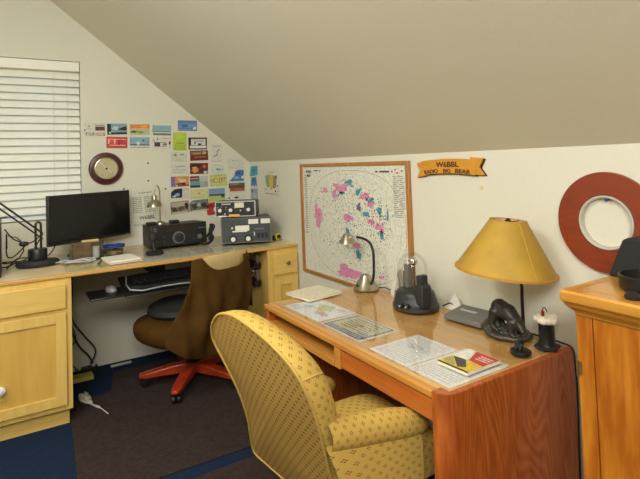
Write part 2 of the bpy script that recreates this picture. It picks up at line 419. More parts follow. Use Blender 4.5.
MB().box((-2.6, -D1+.055, 0), (-1.55, -.02, .10)).build('toe_kick', M['mapleh'], c1, smooth=False)
MB().box((-2.03, -D1-.016, .685), (-1.565, -D1+.004, .828)).build('drawer', M['mapleh'], c1, bevel=.004)
dr = panel_door(-2.03, -1.565, .135, .662, c1)
kn = MB(); kn.lathe([(0, 0), (.009, 0), (.009, -.014), (.024, -.02), (.026, -.03), (.015, -.038), (0, -.04)], (-1.893, -D1-.016, .305), 16, ax='y'); kn.build('knob', M['white'], dr)
MB().box((-2.57, -D1-.016, .135), (-2.06, -D1+.004, .662)).build('door', M['maple'], c1, bevel=.004)
MB().box((-2.57, -D1-.016, .685), (-2.06, -D1+.004, .828)).build('drawer', M['mapleh'], c1, bevel=.004)
c2 = thing('base_cabinet', (-.13, -.43, 0), 'narrow maple base cabinet with one drawer, under the worktop end at the knee wall', 'cabinet')
ms = MB(); ms.box((-.253, -D1+.006, .10), (-.005, -.004, .860)); ms.build('body', M['maple'], c2, smooth=False)
MB().box((-.25, -D1+.055, 0), (-.01, -.02, .10)).build('toe_kick', M['mapleh'], c2, smooth=False)
d2 = MB().box((-.212, -D1-.016, .675), (-.018, -D1+.004, .828)).build('drawer', M['mapleh'], c2, bevel=.004)
kn = MB(); kn.lathe([(0, 0), (.005, 0), (.005, -.012), (.014, -.018), (.015, -.025), (.008, -.03), (0, -.031)], (-.105, -D1-.016, .757), 16, ax='y'); kn.build('knob', plain('antique_brass', '8a7350', .35, .8), d2)
panel_door(-.212, -.018, .13, .65, c2, .05)

# glass and charts on the worktop
T = T1+.002
def ds1(x0, x1, y0, y1): return DT1((x0+x1)/2, (y0+y1)/2, T1+.0008), x1-x0, y1-y0
F, w_, h_ = ds1(-1.08, -.42, -.80, -.46)
flat('chart_sheet', 'grey printed chart sheet lying under the worktop glass in front of the black transceiver', 'paper', F, w_, h_, 'dedbc8',
     [('l', '8f8f88', .04, .08, .48, .92, 14), ('l', '97968c', .54, .08, .96, .92, 14), ('b', 'cfc9b0', .3, .5, .1, .2)], t=.0006)
F, w_, h_ = ds1(-1.50, -1.14, -.82, -.45)
flat('chart_sheet', 'pale yellow chart sheet lying under the worktop glass in front of the monitor', 'paper', F, w_, h_, 'dccf98',
     [('l', 'a79c6c', .05, .1, .95, .9, 9), ('b', 'd9cf98', .4, .5, .2, .2)], t=.0006)
gl = MB().box((-1.56, -D1+.03, T1+.0035), (-.2, -.06, T1+.0065)).build('glass_sheet', M['glass'], smooth=False)
tag(gl, 'clear glass sheet covering the middle of the worktop over the charts', 'glass sheet')
TG = T1+.007

# monitor
mo = thing('monitor', (-1.36, -.27, TG), 'wide black flat computer monitor standing below the blind', 'monitor')
A = Vector((-1.625, -.41, 0)); B = Vector((-1.055, -.12, 0)); u = (B-A).normalized(); W = (B-A).length
F = frameM(((A.x+B.x)/2, (A.y+B.y)/2, 1.157), u, (0.0, .06, 1))
ms = MB(); ms.X = F; ms.box((-W/2, -.168, -.03), (W/2, .168, 0)); ms.build('housing', M['black'], mo, bevel=.004)
ms = MB(); ms.X = F; ms.box((-W/2+.012, -.148, 0), (W/2-.012, .156, .0015)); ms.build('screen', M['screen'], mo, smooth=False)
ms = MB(); ms.X = F; ms.tube([(0, -.06, -.03), (0, -.1, -.07), (0, -.24, -.08)], .018, 12); ms.build('neck', M['black'], mo)
ms = MB(); ms.lathe([(.13, 0), (.13, .006), (.11, .014), (.03, .02), (0, .02)], (-1.37, -.2, TG), 32, sy=.75); ms.build('base', M['black'], mo)
ms = MB(); ms.X = F; ms.box((W/2-.035, -.163, .0), (W/2-.02, -.16, .001)); ms.build('power_light', M['silver'], mo, smooth=False)

# transceiver
tr = thing('radio_transceiver', (-.775, -.28, TG), 'wide black amateur transceiver with a large tuning dial, under the silver desk lamp', 'radio')
F = frameM((-.757, -.40, TG+.095), (1, 0, 0), (0, .04, 1))
ms = MB(); ms.X = F; ms.box((-.21, -.082, -.27), (.21, .078, 0)); ms.build('case', M['dgrey'], tr, bevel=.004)
ms = MB(); ms.X = F; ms.box((-.206, -.078, 0), (.206, .074, .008)); fr = ms.build('front_panel', M['black'], tr, bevel=.003)
ms = MB(); ms.X = F; ms.box((-.09, .025, .008), (.13, .06, .010)); ms.build('display', plain('dark_display', '2c211c', .3), fr, smooth=False)
ms = MB(); ms.X = F; ms.ring([(.034, .008), (.045, .008), (.045, .02), (.034, .02)], (-.01, -.022, 0), 40); ms.build('dial_ring', M['mgrey'], fr)
ms = MB(); ms.X = F; ms.lathe([(0, .008), (.034, .008), (.034, .03), (.028, .034), (0, .034)], (-.01, -.022, 0), 32); ms.build('tuning_dial', M['blackm'], fr)
for x, y, r in [(.15, -.03, .018), (-.12, -.045, .011), (-.12, -.01, .011), (-.17, -.045, .011), (.10, -.045, .01), (.19, -.04, .011), (.19, .0, .011)]:
    ms = MB(); ms.X = F; ms.lathe([(0, .008), (r, .008), (r*.9, .026), (0, .026)], (x, y, 0), 20); ms.build('knob', M['mgrey'] if r > .015 else M['dgrey'], fr)
for i in range(6): ms = MB(); ms.X = F; ms.box((-.195, .05-.018*i, .008), (-.17, .06-.018*i, .011)); ms.build('button', M['mgrey'], fr, smooth=False)
for i in range(4): ms = MB(); ms.X = F; ms.box((.145+.016*i, .03, .008), (.156+.016*i, .04, .011)); ms.build('button', M['mgrey'], fr, smooth=False)
for x in (-.93, -.60):
    for y in (-.36, -.18): MB().lathe([(0, TG), (.012, TG), (.012, TG+.014), (0, TG+.014)], (x, y, 0), 12).build('foot', M['black'], tr)
# two black pads on the transceiver, beside the lamp
TT = TG+.1735
for x, lb in ((-.945, 'left'), (-.775, 'right')):
    tag(MB().box((x-.035, -.36, TT+.001), (x+.03, -.30, TT+.024)).build('small_box', M['black'], bevel=.004), 'small black box lying on the transceiver just %s of the silver lamp foot' % lb, 'box', 'black boxes on the transceiver')
# silver lamp on it
sl = thing('desk_lamp', (-.880, -.33, TT+.001), 'small silver arched desk lamp standing on the black transceiver', 'lamp')
ms = MB(); ms.lathe([(0, 0), (.034, 0), (.034, .012), (.028, .02), (.012, .026), (0, .026)], (-.880, -.33, TT+.001), 28); ms.build('base', M['chrome'], sl)
pts = [(-.880, -.33, TT+.02), (-.880, -.33, TT+.17)]
for i in range(11):
    a = math.pi*i/10; pts.append((-.899+.019*math.cos(a), -.33, TT+.245+.045*math.sin(a)))
pts.append((-.920, -.33, TT+.215))
ms = MB(); ms.tube(pts, .0055, 10); ms.build('arched_arm', M['chrome'], sl)
ms = MB(); ms.lathe([(.0, .085), (.018, .083), (.021, .052), (.028, .047), (.048, .028), (.056, 0), (.053, 0), (.043, .025), (.0, .042)], (-.920, -.33, TT+.138), 28); ms.build('lamp_shade', M['chrome'], sl)
# desk microphone in front
mi = thing('desk_microphone', (-.985, -.575, TG), 'black desk microphone on a round foot in front of the transceiver', 'microphone')
ms = MB(); ms.lathe([(0, 0), (.058, 0), (.06, .012), (.05, .022), (.03, .026), (0, .028)], (-.985, -.575, TG), 32); ms.build('base', M['black'], mi)
ms = MB(); ms.tube([(-.985, -.575, TG+.02), (-.988, -.567, TG+.07), (-.99, -.562, TG+.1)], [.016, .014, .016], 12); ms.build('stem', M['black'], mi)
ms = MB(); ms.tube([(-.99, -.575, TG+.085), (-.99, -.567, TG+.10), (-.988, -.562, TG+.135), (-.988, -.559, TG+.15)], [.018, .028, .028, .016], 14); ms.build('microphone_head', M['blackm'], mi)

# two old radios
def radio_box(name, label, F, w, h, d, case, front, trim):
    t = thing(name, F.translation - Vector((0, 0, h/2)), label, 'radio', 'vintage radios stacked on the worktop')
    a = MB(); a.X = F; a.box((-w/2, -h/2, -d), (w/2, h/2, -.004)); a.build('case', case, t, bevel=.006)
    a = MB(); a.X = F
    b = .007
    a.box((-w/2, -h/2, -.006), (w/2, -h/2+b, .006)); a.box((-w/2, h/2-b, -.006), (w/2, h/2, .006)); a.box((-w/2, -h/2+b, -.006), (-w/2+b, h/2-b, .006)); a.box((w/2-b, -h/2+b, -.006), (w/2, h/2-b, .006))
    a.build('trim_frame', trim, t, smooth=False)
    a = MB(); a.X = F; a.box((-w/2+b, -h/2+b, -.004), (w/2-b, h/2-b, .001)); f = a.build('front_panel', front, t, smooth=False)
    def knob(x, y, r, m2=M['white'], skirt=M['black']):
        q = MB(); q.X = F; q.lathe([(0, .001), (r*1.7, .001), (r*1.6, .006), (0, .006)], (x, y, 0), 24); s_ = q.build('knob_skirt', skirt, f)
        q = MB(); q.X = F; q.lathe([(0, .006), (r, .006), (r*.92, .024), (0, .026)], (x, y, 0), 20); q.build('knob', m2, f)
    def rect(n, x, y, ww, hh, m2, z=.003):
        q = MB(); q.X = F; q.box((x-ww/2, y-hh/2, .001), (x+ww/2, y+hh/2, z)); return q.build(n, m2, f, smooth=False)
    return t, knob, rect, f
amp_dir = Vector((.92, -.39, 0)).normalized(); up_dir = Vector((.86, -.51, 0)).normalized()
F = frameM((-.316, -.635, TG+.105), amp_dir, (0, 0.03, 1))
grf = plain('grey_front', '3e4347', .5)
rb, knob, rect, f = radio_box('vintage_radio', 'larger dark grey vintage radio with two meters, lower one of the stacked pair', F, .375, .19, .27, M['dgrey'], grf, M['mgrey'])
rect('meter', .055, .062, .075, .036, M['paper']); rect('meter', .15, .062, .078, .036, M['paper']); rect('frequency_dial', -.03, .015, .105, .04, M['paper']); rect('dial_strip', -.05, -.008, .11, .010, M['paper'])
knob(-.1, -.065, .018); knob(.012, -.065, .018); knob(-.105, .02, .008)
for x in (.09, .12, .15): rect('rocker_switch', x, -.045, .018, .038, M['black'], .008)
rect('lever_switch', .06, -.03, .006, .03, M['white'], .01); rect('name_plate', .1, 0.005, .07, .01, M['mgrey'])
for x, y in ((-.44, -.55), (-.20, -.64), (-.37, -.40), (-.14, -.47)): MB().lathe([(0, TG), (.012, TG), (.012, TG+.012), (0, TG+.012)], (x, y, 0), 12).build('foot', M['black'], rb)
Z2 = TG+.202
F = frameM((-.385, -.60, Z2+.066), up_dir, (0, .03, 1))
ub, knob, rect, f = radio_box('vintage_radio', 'smaller black vintage radio with a yellow tag, upper of the stacked pair', F, .305, .118, .25, plain('brown_grey_case', '4a473e', .5), M['black'], M['silver'])
rect('meter', .03, .028, .07, .038, M['cream']); rect('name_plate', -.07, .038, .07, .008, M['silver'])
for x in (-.115, -.035, .10): knob(x, -.008, .014)
knob(-.078, -.035, .005); knob(.04, -.012, .005)
for i in range(14): rect('dial_mark', random.choice([-.115, -.035, .10])+random.uniform(-.04, .04), random.uniform(0, .022), .006, .003, M['white'])
rect('yellow_tag', -.01, -.049, .08, .018, plain('yellow_tape', 'e8b24a', .6), .009); rect('white_tag', -.10, -.053, .06, .010, M['white'], .008)
# cable bundle left of the radios
ms = MB()
for i in range(4):
    P = [(-.60+.012*i, -.42-.02*i, TG+.009), (-.565+.006*i, -.49, TG+.012+.008*i), (-.535-.008*i, -.52+.01*i, TG+.06), (-.56+.014*i, -.50, TG+.11+.01*i), (-.53, -.47+.01*i, TG+.15), (-.525+.004*i, -.42, TG+.10), (-.54, -.38, TG+.05)]
    ms.tube(soft(P), .0065, 8)
tag(ms.build('cable_bundle', M['cable']), 'tangle of black cables beside the stacked vintage radios', 'cable')
# round yellow tape measure
tp = thing('tape_measure', (-.06, -.50, T1+.001), 'small round yellow and black tape measure on the worktop beside the knee wall', 'tape measure')
ms = MB(); ms.lathe([(0, -.014), (.022, -.014), (.028, -.009), (.028, .009), (.022, .014), (0, .014)], (-.033, -.60, T1+.03), 24, ax='y'); ms.build('case', M['yellowp'], tp)
ms = MB(); ms.lathe([(0, -.02), (.016, -.02), (.016, -.0145), (0, -.0145)], (-.033, -.60, T1+.03), 20, ax='y'); ms.build('cap', M['black'], tp)
ms = MB(); ms.box((-.073, -.61, T1+.002), (-.053, -.585, T1+.04)); ms.build('tape_mouth', M['black'], tp, bevel=.003)

# boom lamp at the far left
bo = thing('desk_lamp', (-1.69, -.46, TG), 'black swing-arm desk lamp on a broad base at the left end of the worktop', 'lamp')
ms = MB(); ms.lathe([(0, 0), (.118, 0), (.125, .008), (.122, .026), (.11, .034), (0, .036)], (-1.69, -.46, TG), 40, sy=.62); ms.build('base_plate', M['blackm'], bo)
ms = MB(); ms.lathe([(0, .036), (.054, .036), (.056, .044), (.056, .10), (.052, .106), (0, .108)], (-1.69, -.45, TG), 32); ms.build('weight', M['black'], bo)
ms = MB(); P = [(-1.70, -.45, TG+.1), (-1.70, -.45, TG+.24)]
for i in range(9): P.append((-1.685-.015*math.cos(math.pi*i/8), -.45, TG+.255+.02*math.sin(math.pi*i/8)))
P += [(-1.67, -.45, TG+.24), (-1.67, -.45, TG+.1)]; ms.tube(P, .007, 8); ms.build('post', M['black'], bo)
ms = MB(); ms.tube([(-1.66, -.44, TG+.20), (-1.95, -.44, TG+.465), (-2.1, -.45, TG+.6)], .006, 8); ms.tube([(-1.66, -.46, TG+.165), (-1.95, -.46, TG+.43), (-2.1, -.46, TG+.565)], .005, 8); ms.build('swing_arm', M['black'], bo)
ms = MB(); ms.tube([(-2.1, -.455, TG+.58), (-2.14, -.455, TG+.56), (-2.18, -.455, TG+.50)], [.02, .045, .07], 16); ms.build('lamp_head', M['black'], bo)
ms = MB(); ms.ball((-1.765, -.42, TG+.14), (.03, .02, .016)); ms.build('clamp', M['black'], bo)
ms = MB(); ms.tube(soft([(-1.66, -.45, TG+.2), (-1.73, -.4, TG+.14), (-1.82, -.37, TG+.17), (-1.87, -.37, TG+.24)]), .004, 8)
ms.tube(soft([(-1.75, -.38, TG+.13), (-1.82, -.3, TG+.05), (-1.86, -.28, TG+.06), (-1.86, -.3, TG+.2)]), .004, 8)
ms.tube(soft([(-1.66, -.42, TG+.19), (-1.75, -.2, TG+.01), (-1.88, -.2, TG+.005), (-2.05, -.3, TG+.005)]), .004, 8); ms.build('cord', M['cable'], bo)
ms = MB()
ms.tube(soft([(-1.86, -.45, T1+.009), (-1.8, -.25, T1+.009), (-1.62, -.12, T1+.009), (-1.55, -.1, T1+.1), (-1.5, -.12, T1+.13)]), .0045, 8)
P = [(-1.86, -.2, T1+.10)]+[(-1.86+.10*math.sin(a*.6), -.15-.01*a, T1+.09+.09*math.cos(a*.6)) for a in range(11)]; ms.tube(P, .004, 8)
ms.tube(soft([(-1.95, -.3, T1+.009), (-1.86, -.4, T1+.009), (-1.80, -.3, T1+.04), (-1.72, -.12, T1+.009)]), .004, 8)
tag(ms.build('cable_bundle', M['cable']), 'loose black cables looping behind the black swing-arm lamp under the blind', 'cable')
# tall dark box at the left frame edge
pc = thing('computer_tower', (-2.03, -.6, T1), 'dark upright case at the left edge beside the swing-arm lamp', 'computer')
MB().box((-2.1, -.72, T1+.001), (-1.885, -.40, 1.20)).build('case', plain('dark_purple_plastic', '2e2230', .4), pc, bevel=.006)
MB().box((-2.08, -.726, T1+.02), (-1.895, -.72, 1.18)).build('front_panel', M['black'], pc, bevel=.002)
# clear box with things
bx = thing('plastic_box', (-1.36, -.42, TG), 'clear plastic box with brown and white contents in front of the monitor', 'box')
F = Matrix.Translation((-1.405, -.45, TG)) @ Matrix.Rotation(R(6), 4, 'Z') @ Matrix.Scale(1.15, 4)
ms = MB(); ms.X = F; t = .002
for a, b in [((-.085, -.05, 0), (.085, .05, t)), ((-.085, -.05, t), (-.083, .05, .11)), ((.083, -.05, t), (.085, .05, .11)), ((-.083, -.05, t), (.083, -.048, .11)), ((-.083, .048, t), (.083, .05, .11))]: ms.box(a, b)
ms.build('box_walls', M['clearp'], bx, smooth=False)
ms = MB(); ms.X = F; ms.box((-.078, -.044, .004), (.024, .04, .1)); ms.build('brown_packet', plain('brown_packet', '8a6f52', .6, var=.35, scale=25), bx, bevel=.008)
ms = MB(); ms.X = F; ms.tube([(.05, -.01, .004), (.05, -.01, .07)], .022, 16); ms.build('white_roll', M['white'], bx)
ms = MB(); ms.X = F; ms.tube([(-.02, .015, .1), (.07, .015, .10)], .018, 12, flat=.6); ms.build('tan_roll', M['tan'], bx)
# tub
tb = thing('plastic_tub', (-1.145, -.40, TG), 'clear round tub of nuts with a blue lid beside the monitor', 'tub')
ms = MB(); ms.lathe([(0, 0), (.058, 0), (.066, .05), (.064, .05), (.056, .003), (0, .003)], (-1.215, -.37, TG), 32); ms.build('bowl', M['clearp'], tb)
ms = MB(); ms.lathe([(0, .004), (.054, .004), (.058, .03), (.03, .036), (0, .034)], (-1.215, -.37, TG), 24); ms.build('nuts', M['ltred'], tb)
ms = MB(); ms.lathe([(0, .05), (.07, .05), (.073, .055), (.073, .066), (.066, .068), (.064, .06), (0, .06)], (-1.215, -.37, TG), 32); ms.build('lid', M['blue'], tb)
# papers beside
st = thing('paper_stack', (-1.2, -.65, TG), 'white note papers with pinkish edges stacked on the worktop beside the pen', 'paper stack')
ms = MB(); ms.X = DT1(-1.21, -.70, TG+.0005, 4); ms.box((-.11, -.09, 0), (.09, .1, .006)); ms.build('pink_sheets', fm('e3c3a8'), st, smooth=False)
ms = MB(); ms.X = DT1(-1.215, -.65, TG+.007, 7); ms.box((-.10, -.11, 0), (.09, .11, .010)); ms.build('white_sheets', M['paper'], st, bevel=.001)
pn = thing('pen', (-1.36, -.68, TG), 'dark pen lying on the worktop left of the white papers', 'pen')
ms = MB(); ms.tube([(-1.375, -.74, TG+.006), (-1.335, -.62, TG+.006)], .005, 8); ms.build('barrel', M['black'], pn)
ms = MB(); ms.tube([(-1.378, -.749, TG+.006), (-1.375, -.74, TG+.006)], [.001, .004], 8); ms.build('tip', M['silver'], pn)
ms = MB()
for i in range(5):
    P = [(-1.60+.02*i, -.50+.01*i, TG+.006)]
    for k in range(6): P.append((-1.54+.035*k, -.53-.02*i+random.uniform(-.02, .02), TG+.008+random.uniform(0, .014)))
    ms.tube(P, .004, 6)
tag(ms.build('cable_bundle', plain('pale_grey_cable', 'b9b4b4', .5)), 'pale grey cables piled on the worktop in front of the monitor stand', 'cable')
tag(flat('instruction_sheet', None, None, DT1(-1.53, -.38, TG+.0006, 20), .16, .12, '8fa6b8', [('l', '5f7488', .1, .1, .9, .9, 5)], t=.001), 'small bluish sheet between the swing-arm lamp and the monitor stand', 'paper')

# ------------------------------------------------------------------ under the desk
kt = thing('keyboard_tray', (-1.0, -.7, .70), 'black keyboard tray with a side mouse platform hanging under the worktop', 'keyboard tray')
ms = MB(); ms.X = Matrix.Translation((-.93, -.70, .725)) @ Matrix.Rotation(R(15), 4, 'X'); ms.box((-.30, -.15, -.012), (.30, .14, 0)); ms.build('tray', M['black'], kt, bevel=.008)
ms = MB(); ms.X = Matrix.Translation((-1.30, -.68, .70)); ms.box((-.13, -.15, -.014), (.11, .09, 0)); ms.build('mouse_platform', M['black'], kt, bevel=.012)
MB().box((-1.205, -.62, .70), (-1.17, -.56, .722)).build('platform_bracket', M['black'], kt, bevel=.003)
ms = MB(); ms.box((-1.0, -.60, .74), (-.94, -.25, .765)); ms.box((-1.02, -.60, .76), (-.92, -.25, .860)); ms.build('slide_arm', M['dgrey'], kt, bevel=.003)
kb = thing('keyboard', (-.95, -.7, .74), 'black curved ergonomic keyboard with a silver wrist rest on the hanging tray', 'keyboard')
F = Matrix.Translation((-.945, -.70, .727)) @ Matrix.Rotation(R(15), 4, 'X')
ms = MB(); ms.X = F
out = [(-.26, -.02), (-.25, -.1), (-.18, -.135), (-.06, -.12), (.06, -.12), (.18, -.135), (.25, -.1), (.26, -.02), (.24, .09), (.1, .1), (-.1, .1), (-.24, .09)]
ms.prism(out, 'z', 0, .018); ms.build('case', M['dgrey'], kb, bevel=.006)
ms = MB(); ms.X = F; ms.tube([(p[0]*.995, p[1], .016) for p in [out[-1]]+out[:8]], .005, 8); ms.build('silver_rim', M['silver'], kb)
ms = MB(); ms.X = F; ms.prism([(p[0]*.94, p[1]*.8+.012) for p in out], 'z', .018, .022); ms.build('key_bed', M['black'], kb, bevel=.003)
ms = MB(); ms.X = F
for r_ in range(5):
    for c_ in range(17): ms.box((-.215+c_*.0255, -.035+r_*.024, .022), (-.215+c_*.0255+.02, -.035+r_*.024+.019, .030))
ms.build('keys', M['blackm'], kb, smooth=False)
mu = thing('computer_mouse', (-1.32, -.68, .70), 'silver computer mouse on the small black platform under the worktop', 'mouse')
ms = MB(); ms.X = Matrix.Translation((-1.29, -.69, .7012)) @ Matrix.Rotation(R(15), 4, 'Z')
ms.lathe([(0, 0), (.03, 0), (.032, .01), (.026, .026), (.012, .036), (0, .038)], (0, 0, 0), 24, sy=1.6); ms.build('shell', M['silver'], mu)
ms = MB(); ms.tube([(-1.28, -.675, .733), (-1.276, -.655, .731)], .005, 8); ms.build('scroll_wheel', M['black'], mu)
# hanging cables, power strip
ms = MB()
ms.tube(soft([(-1.48, -.02, .83), (-1.475, -.03, .6), (-1.47, -.05, .35), (-1.42, -.05, .2), (-1.36, -.06, .12), (-1.33, -.09, .062)]), .006, 8)
ms.tube(soft([(-1.46, -.02, .83), (-1.455, -.03, .62), (-1.46, -.04, .4), (-1.38, -.05, .26), (-1.31, -.07, .15), (-1.35, -.10, .062)]), .005, 8)
ms.tube(soft([(-1.49, -.02, .4), (-1.44, -.04, .28), (-1.46, -.06, .22), (-1.52, -.06, .3)]), .004, 8)
ms.tube(soft([(-1.52, -.05, .12), (-1.46, -.06, .06), (-1.43, -.08, .03), (-1.42, -.10, .03)]), .004, 8)
tag(ms.build('hanging_cable', M['cable']), 'black cables hanging down the wall under the worktop to the power strip', 'cable')
ps = thing('power_strip', (-1.33, -.12, 0), 'black power strip on the blue carpet at the foot of the gable wall', 'power strip')
MB().box((-1.41, -.13, .001), (-1.30, -.075, .05)).build('housing', M['black'], ps, bevel=.004)
MB().box((-1.34, -.115, .0502), (-1.32, -.09, .056)).build('plug', M['white'], ps, bevel=.001)
yb = MB().box((-1.54, -.24, .001), (-1.345, -.15, .03)).build('flat_box', plain('olive_yellow_card', 'b9b04e', .7), bevel=.003); tag(yb, 'flat olive yellow box on the carpet beside the left base cabinet', 'box')
tag(MB().box((-1.21, -.10, .001), (-1.06, -.07, .014)).build('cable_adapter', M['silver'], bevel=.004), 'small pale strip lying on the carpet right of the power strip', 'adapter')
# feather
fe = thing('feather', (-1.41, -.62, .008), 'white and grey bird feather lying on the brown mat', 'feather')
ms = MB(); rows = []
c0 = Vector((-1.435, -.50, .010)); c1_ = Vector((-1.345, -.86, .010)); N = 26
for side in (-1, 1):
    rows = []
    for i in range(N+1):
        t = i/N; p = c0.lerp(c1_, t*.72)+Vector((-.025, -.01, 0))*math.sin(t*math.pi)
        wd = (.022 if side < 0 else .055)*math.sin(min(1, t*1.15+.12)*math.pi)**.6*(1 if (i % 7) else .55) if t < .97 else .002
        d = Vector((-.9, -.4, 0))*side*-1
        rows.append([tuple(p), tuple(p+d*wd*.5+Vector((-.008, .012, .012))), tuple(p+d*wd+Vector((-.02, .03, .010)))])
    ms.grid(rows)
fv = ms.build('vane', fm('e2ddd0'), fe, solid=.0008)
ms = MB(); ms.tube([tuple(c0+Vector((0, 0, .002)))]+[tuple(c0.lerp(c1_, t)+Vector((-.025, -.01, .001))*math.sin(min(1, t/.72)*math.pi)) for t in (.2, .4, .6, .72, .85, 1)], .0022, 6); ms.build('quill', M['paper'], fe)
# headphones hanging on the cabinet side
for zz, lb in ((.775, 'upper'), (.645, 'lower')):
    hp = thing('headphones', (-.30, -.62, zz), 'black and grey headphones hung on the narrow cabinet side under the worktop, the %s pair' % lb, 'headphones', 'headphones under the worktop')
    hk = MB(); hk.tube([(-.254, -.70, zz+.045), (-.30, -.70, zz+.045), (-.302, -.70, zz+.055)], .005, 8); tag(hk.build('wall_hook', M['white']), 'small white hook holding the %s headphones on the cabinet side' % lb, 'hook', 'hooks on the cabinet side')
    P = [(-.285, -.70+.055*math.cos(a), zz+.005+.047*math.sin(a)) for a in [R(q) for q in range(-40, 221, 20)]]
    ms = MB(); ms.tube(P, .009, 10, flat=1.5); ms.build('headband', M['mgrey'], hp)
    for sgn in (-1, 1):
        ms = MB(); ms.lathe([(0, -.014), (.03, -.014), (.034, 0), (.03, .014), (0, .014)], (-.29, -.70+.045*sgn, zz-.035), 20, ax='y'); ms.build('ear_cup', M['black'], hp)

# ------------------------------------------------------------------ brown office chair
oc = thing('office_chair', (-.77, -.66, .008), 'swivel office chair with brown seat and cherry wood star base, pushed under the worktop', 'chair')
H = Vector((-.77, -.71, 0))
for k in range(5):
    a = R(161+72*k); d = Vector((math.cos(a), math.sin(a), 0)); s_ = Vector((-d.y, d.x, 0))
    rows = []
    for t, hw, zt, zb in [(.02, .035, .15, .085), (.12, .036, .145, .08), (.22, .034, .125, .078), (.32, .03, .105, .070), (.358, .02, .095, .075)]:
        p = H+d*t; rows.append([tuple(p+s_*hw+Vector((0, 0, zb))), tuple(p+s_*hw+Vector((0, 0, zt-.008))), tuple(p+s_*hw*.6+Vector((0, 0, zt))), tuple(p-s_*hw*.6+Vector((0, 0, zt))), tuple(p-s_*hw+Vector((0, 0, zt-.008))), tuple(p-s_*hw+Vector((0, 0, zb)))])
    ms = MB(); ms.grid(rows, closed=True); ms.add(rows[0], [range(6)]); ms.add(rows[-1], [range(6)])
    lg = ms.build('leg', M['cherry'], oc, bevel=.004)
    ms = MB(); p = H+d*.325
    ms.X = Matrix.Translation(p) @ Matrix.Rotation(a+.5, 4, 'Z')
    for q in (-.016, .016): ms.lathe([(0, -.010), (.022, -.010), (.025, -.006), (.025, .006), (.022, .010), (0, .010)], (0, q, .034), 20, ax='y')
    ms.tube([(0, 0, .034), (0, 0, .075)], .007, 8); ms.build('caster', M['black'], lg)
ms = MB(); ms.lathe([(0, .07), (.05, .07), (.055, .10), (.05, .15), (.03, .16), (.03, .36), (.04, .37), (0, .37)], tuple(H), 28); ms.build('gas_column', M['black'], oc)
fw = Vector((-.36, .933, 0)); rt = Vector((.933, .36, 0))
def CH(a, b, z): p = H+rt*a+fw*b; return (p.x, p.y, z)
# seat: a rounded cushion
ms = MB(); rows = []
for sc_, z in [(.5, .31), (.8, .325), (.95, .36), (1, .41), (.98, .455), (.88, .485), (.5, .5), (.05, .5)]:
    r_ = []
    for i in range(40):
        a = 2*math.pi*i/40; ca, sa = math.cos(a), math.sin(a)
        r_.append(CH(-.075+.30*sc_*math.copysign(abs(ca)**.7, ca), .02+.27*sc_*math.copysign(abs(sa)**.7, sa), z))
    rows.append(r_)
ms.grid(rows, closed=True); ms.add(rows[0], [range(40)]); ms.build('seat', M['brownfab'], oc, sub=1)
# backrest
ms = MB(); rows = []
for z, hw, b, th in [(.50, .17, -.24, .06), (.60, .215, -.265, .07), (.72, .225, -.285, .075), (.82, .225, -.305, .07), (.875, .21, -.315, .055), (.902, .17, -.318, .03), (.908, .08, -.318, .01)]:
    r_ = []
    for i in range(28):
        a = 2*math.pi*i/28; ca, sa = math.cos(a), math.sin(a)
        x = hw*math.copysign(abs(ca)**.7, ca); r_.append(CH(x, b+th*.5*sa+.25*x*x, z))
    rows.append(r_)
ms.grid(rows, closed=True); ms.add(rows[0], [range(28)]); ms.build('backrest', M['tan'], oc, sub=1)
ms = MB(); ms.tube([CH(0, -.05, .36), CH(0, -.2, .37), CH(0, -.27, .42), CH(0, -.27, .55)], .02, 10); ms.build('back_bracket', M['black'], oc)
ms = MB(); ms.X = Matrix.Translation(CH(-.08, .02, .502)) @ Matrix.Rotation(R(12), 4, 'Z'); ms.lathe([(0, 0), (.2, 0), (.22, .02), (.21, .05), (.16, .075), (.08, .085), (0, .088)], (0, 0, 0), 32); ms.build('seat_pad', M['blackm'], oc)
# draped jacket
ms = MB(); rows = []; NU, NV = 40, 30
for j in range(NV+1):
    v = j/NV; r_ = []
    for i in range(NU+1):
        u_ = i/NU*2-1
        hw = .24+.04*v+((.20*v*v-.14*v**5) if u_ < 0 else .03*v)
        a = u_*hw-(.07*v*v)
        dip = .10*(1-((u_-.12)/.86)**4) if abs(u_-.12) < .86 else 0
        top = .915-dip-.015*abs(u_)**6
        bot = .28+.13*abs(u_)**3+(.04 if u_ > 0 else 0)*u_
        z = top*(1-v)+bot*v
        fold = (.016*math.sin(u_*9+v*5)+.010*math.sin(u_*17-v*8))*min(1, v*1.6)
        b = -.365-.035*math.sin(v*math.pi*.7)+.06*v*v+.06*abs(u_)**3+fold
        r_.append(CH(a, b, z))
    rows.append(r_)
ms.grid(rows)
# shoulders folding forward over the backrest
for sgn in (-1, 1):
    rows = []
    for j in range(13):
        v = j/12; r_ = []
        for i in range(8):
            t = i/7; hw = .235+.05*v
            z = .832*(1-v)+.50*v
            a = sgn*(hw+.02*math.sin(t*math.pi)-.07*t*(1-v)); 
            a -= .07*v*v*.5
            r_.append(CH(a, -.365-.035*math.sin(v*math.pi*.7*.6)+.06+.01+t*.09*min(1, v*2)-.01*(1-t), z-.04*t*(1-v)))
        rows.append(r_)
    ms.grid(rows)
jk = ms.build('draped_jacket', M['brownfab'], solid=.006, sub=1); tag(jk, 'brown jacket draped over the back of the swivel chair', 'jacket')

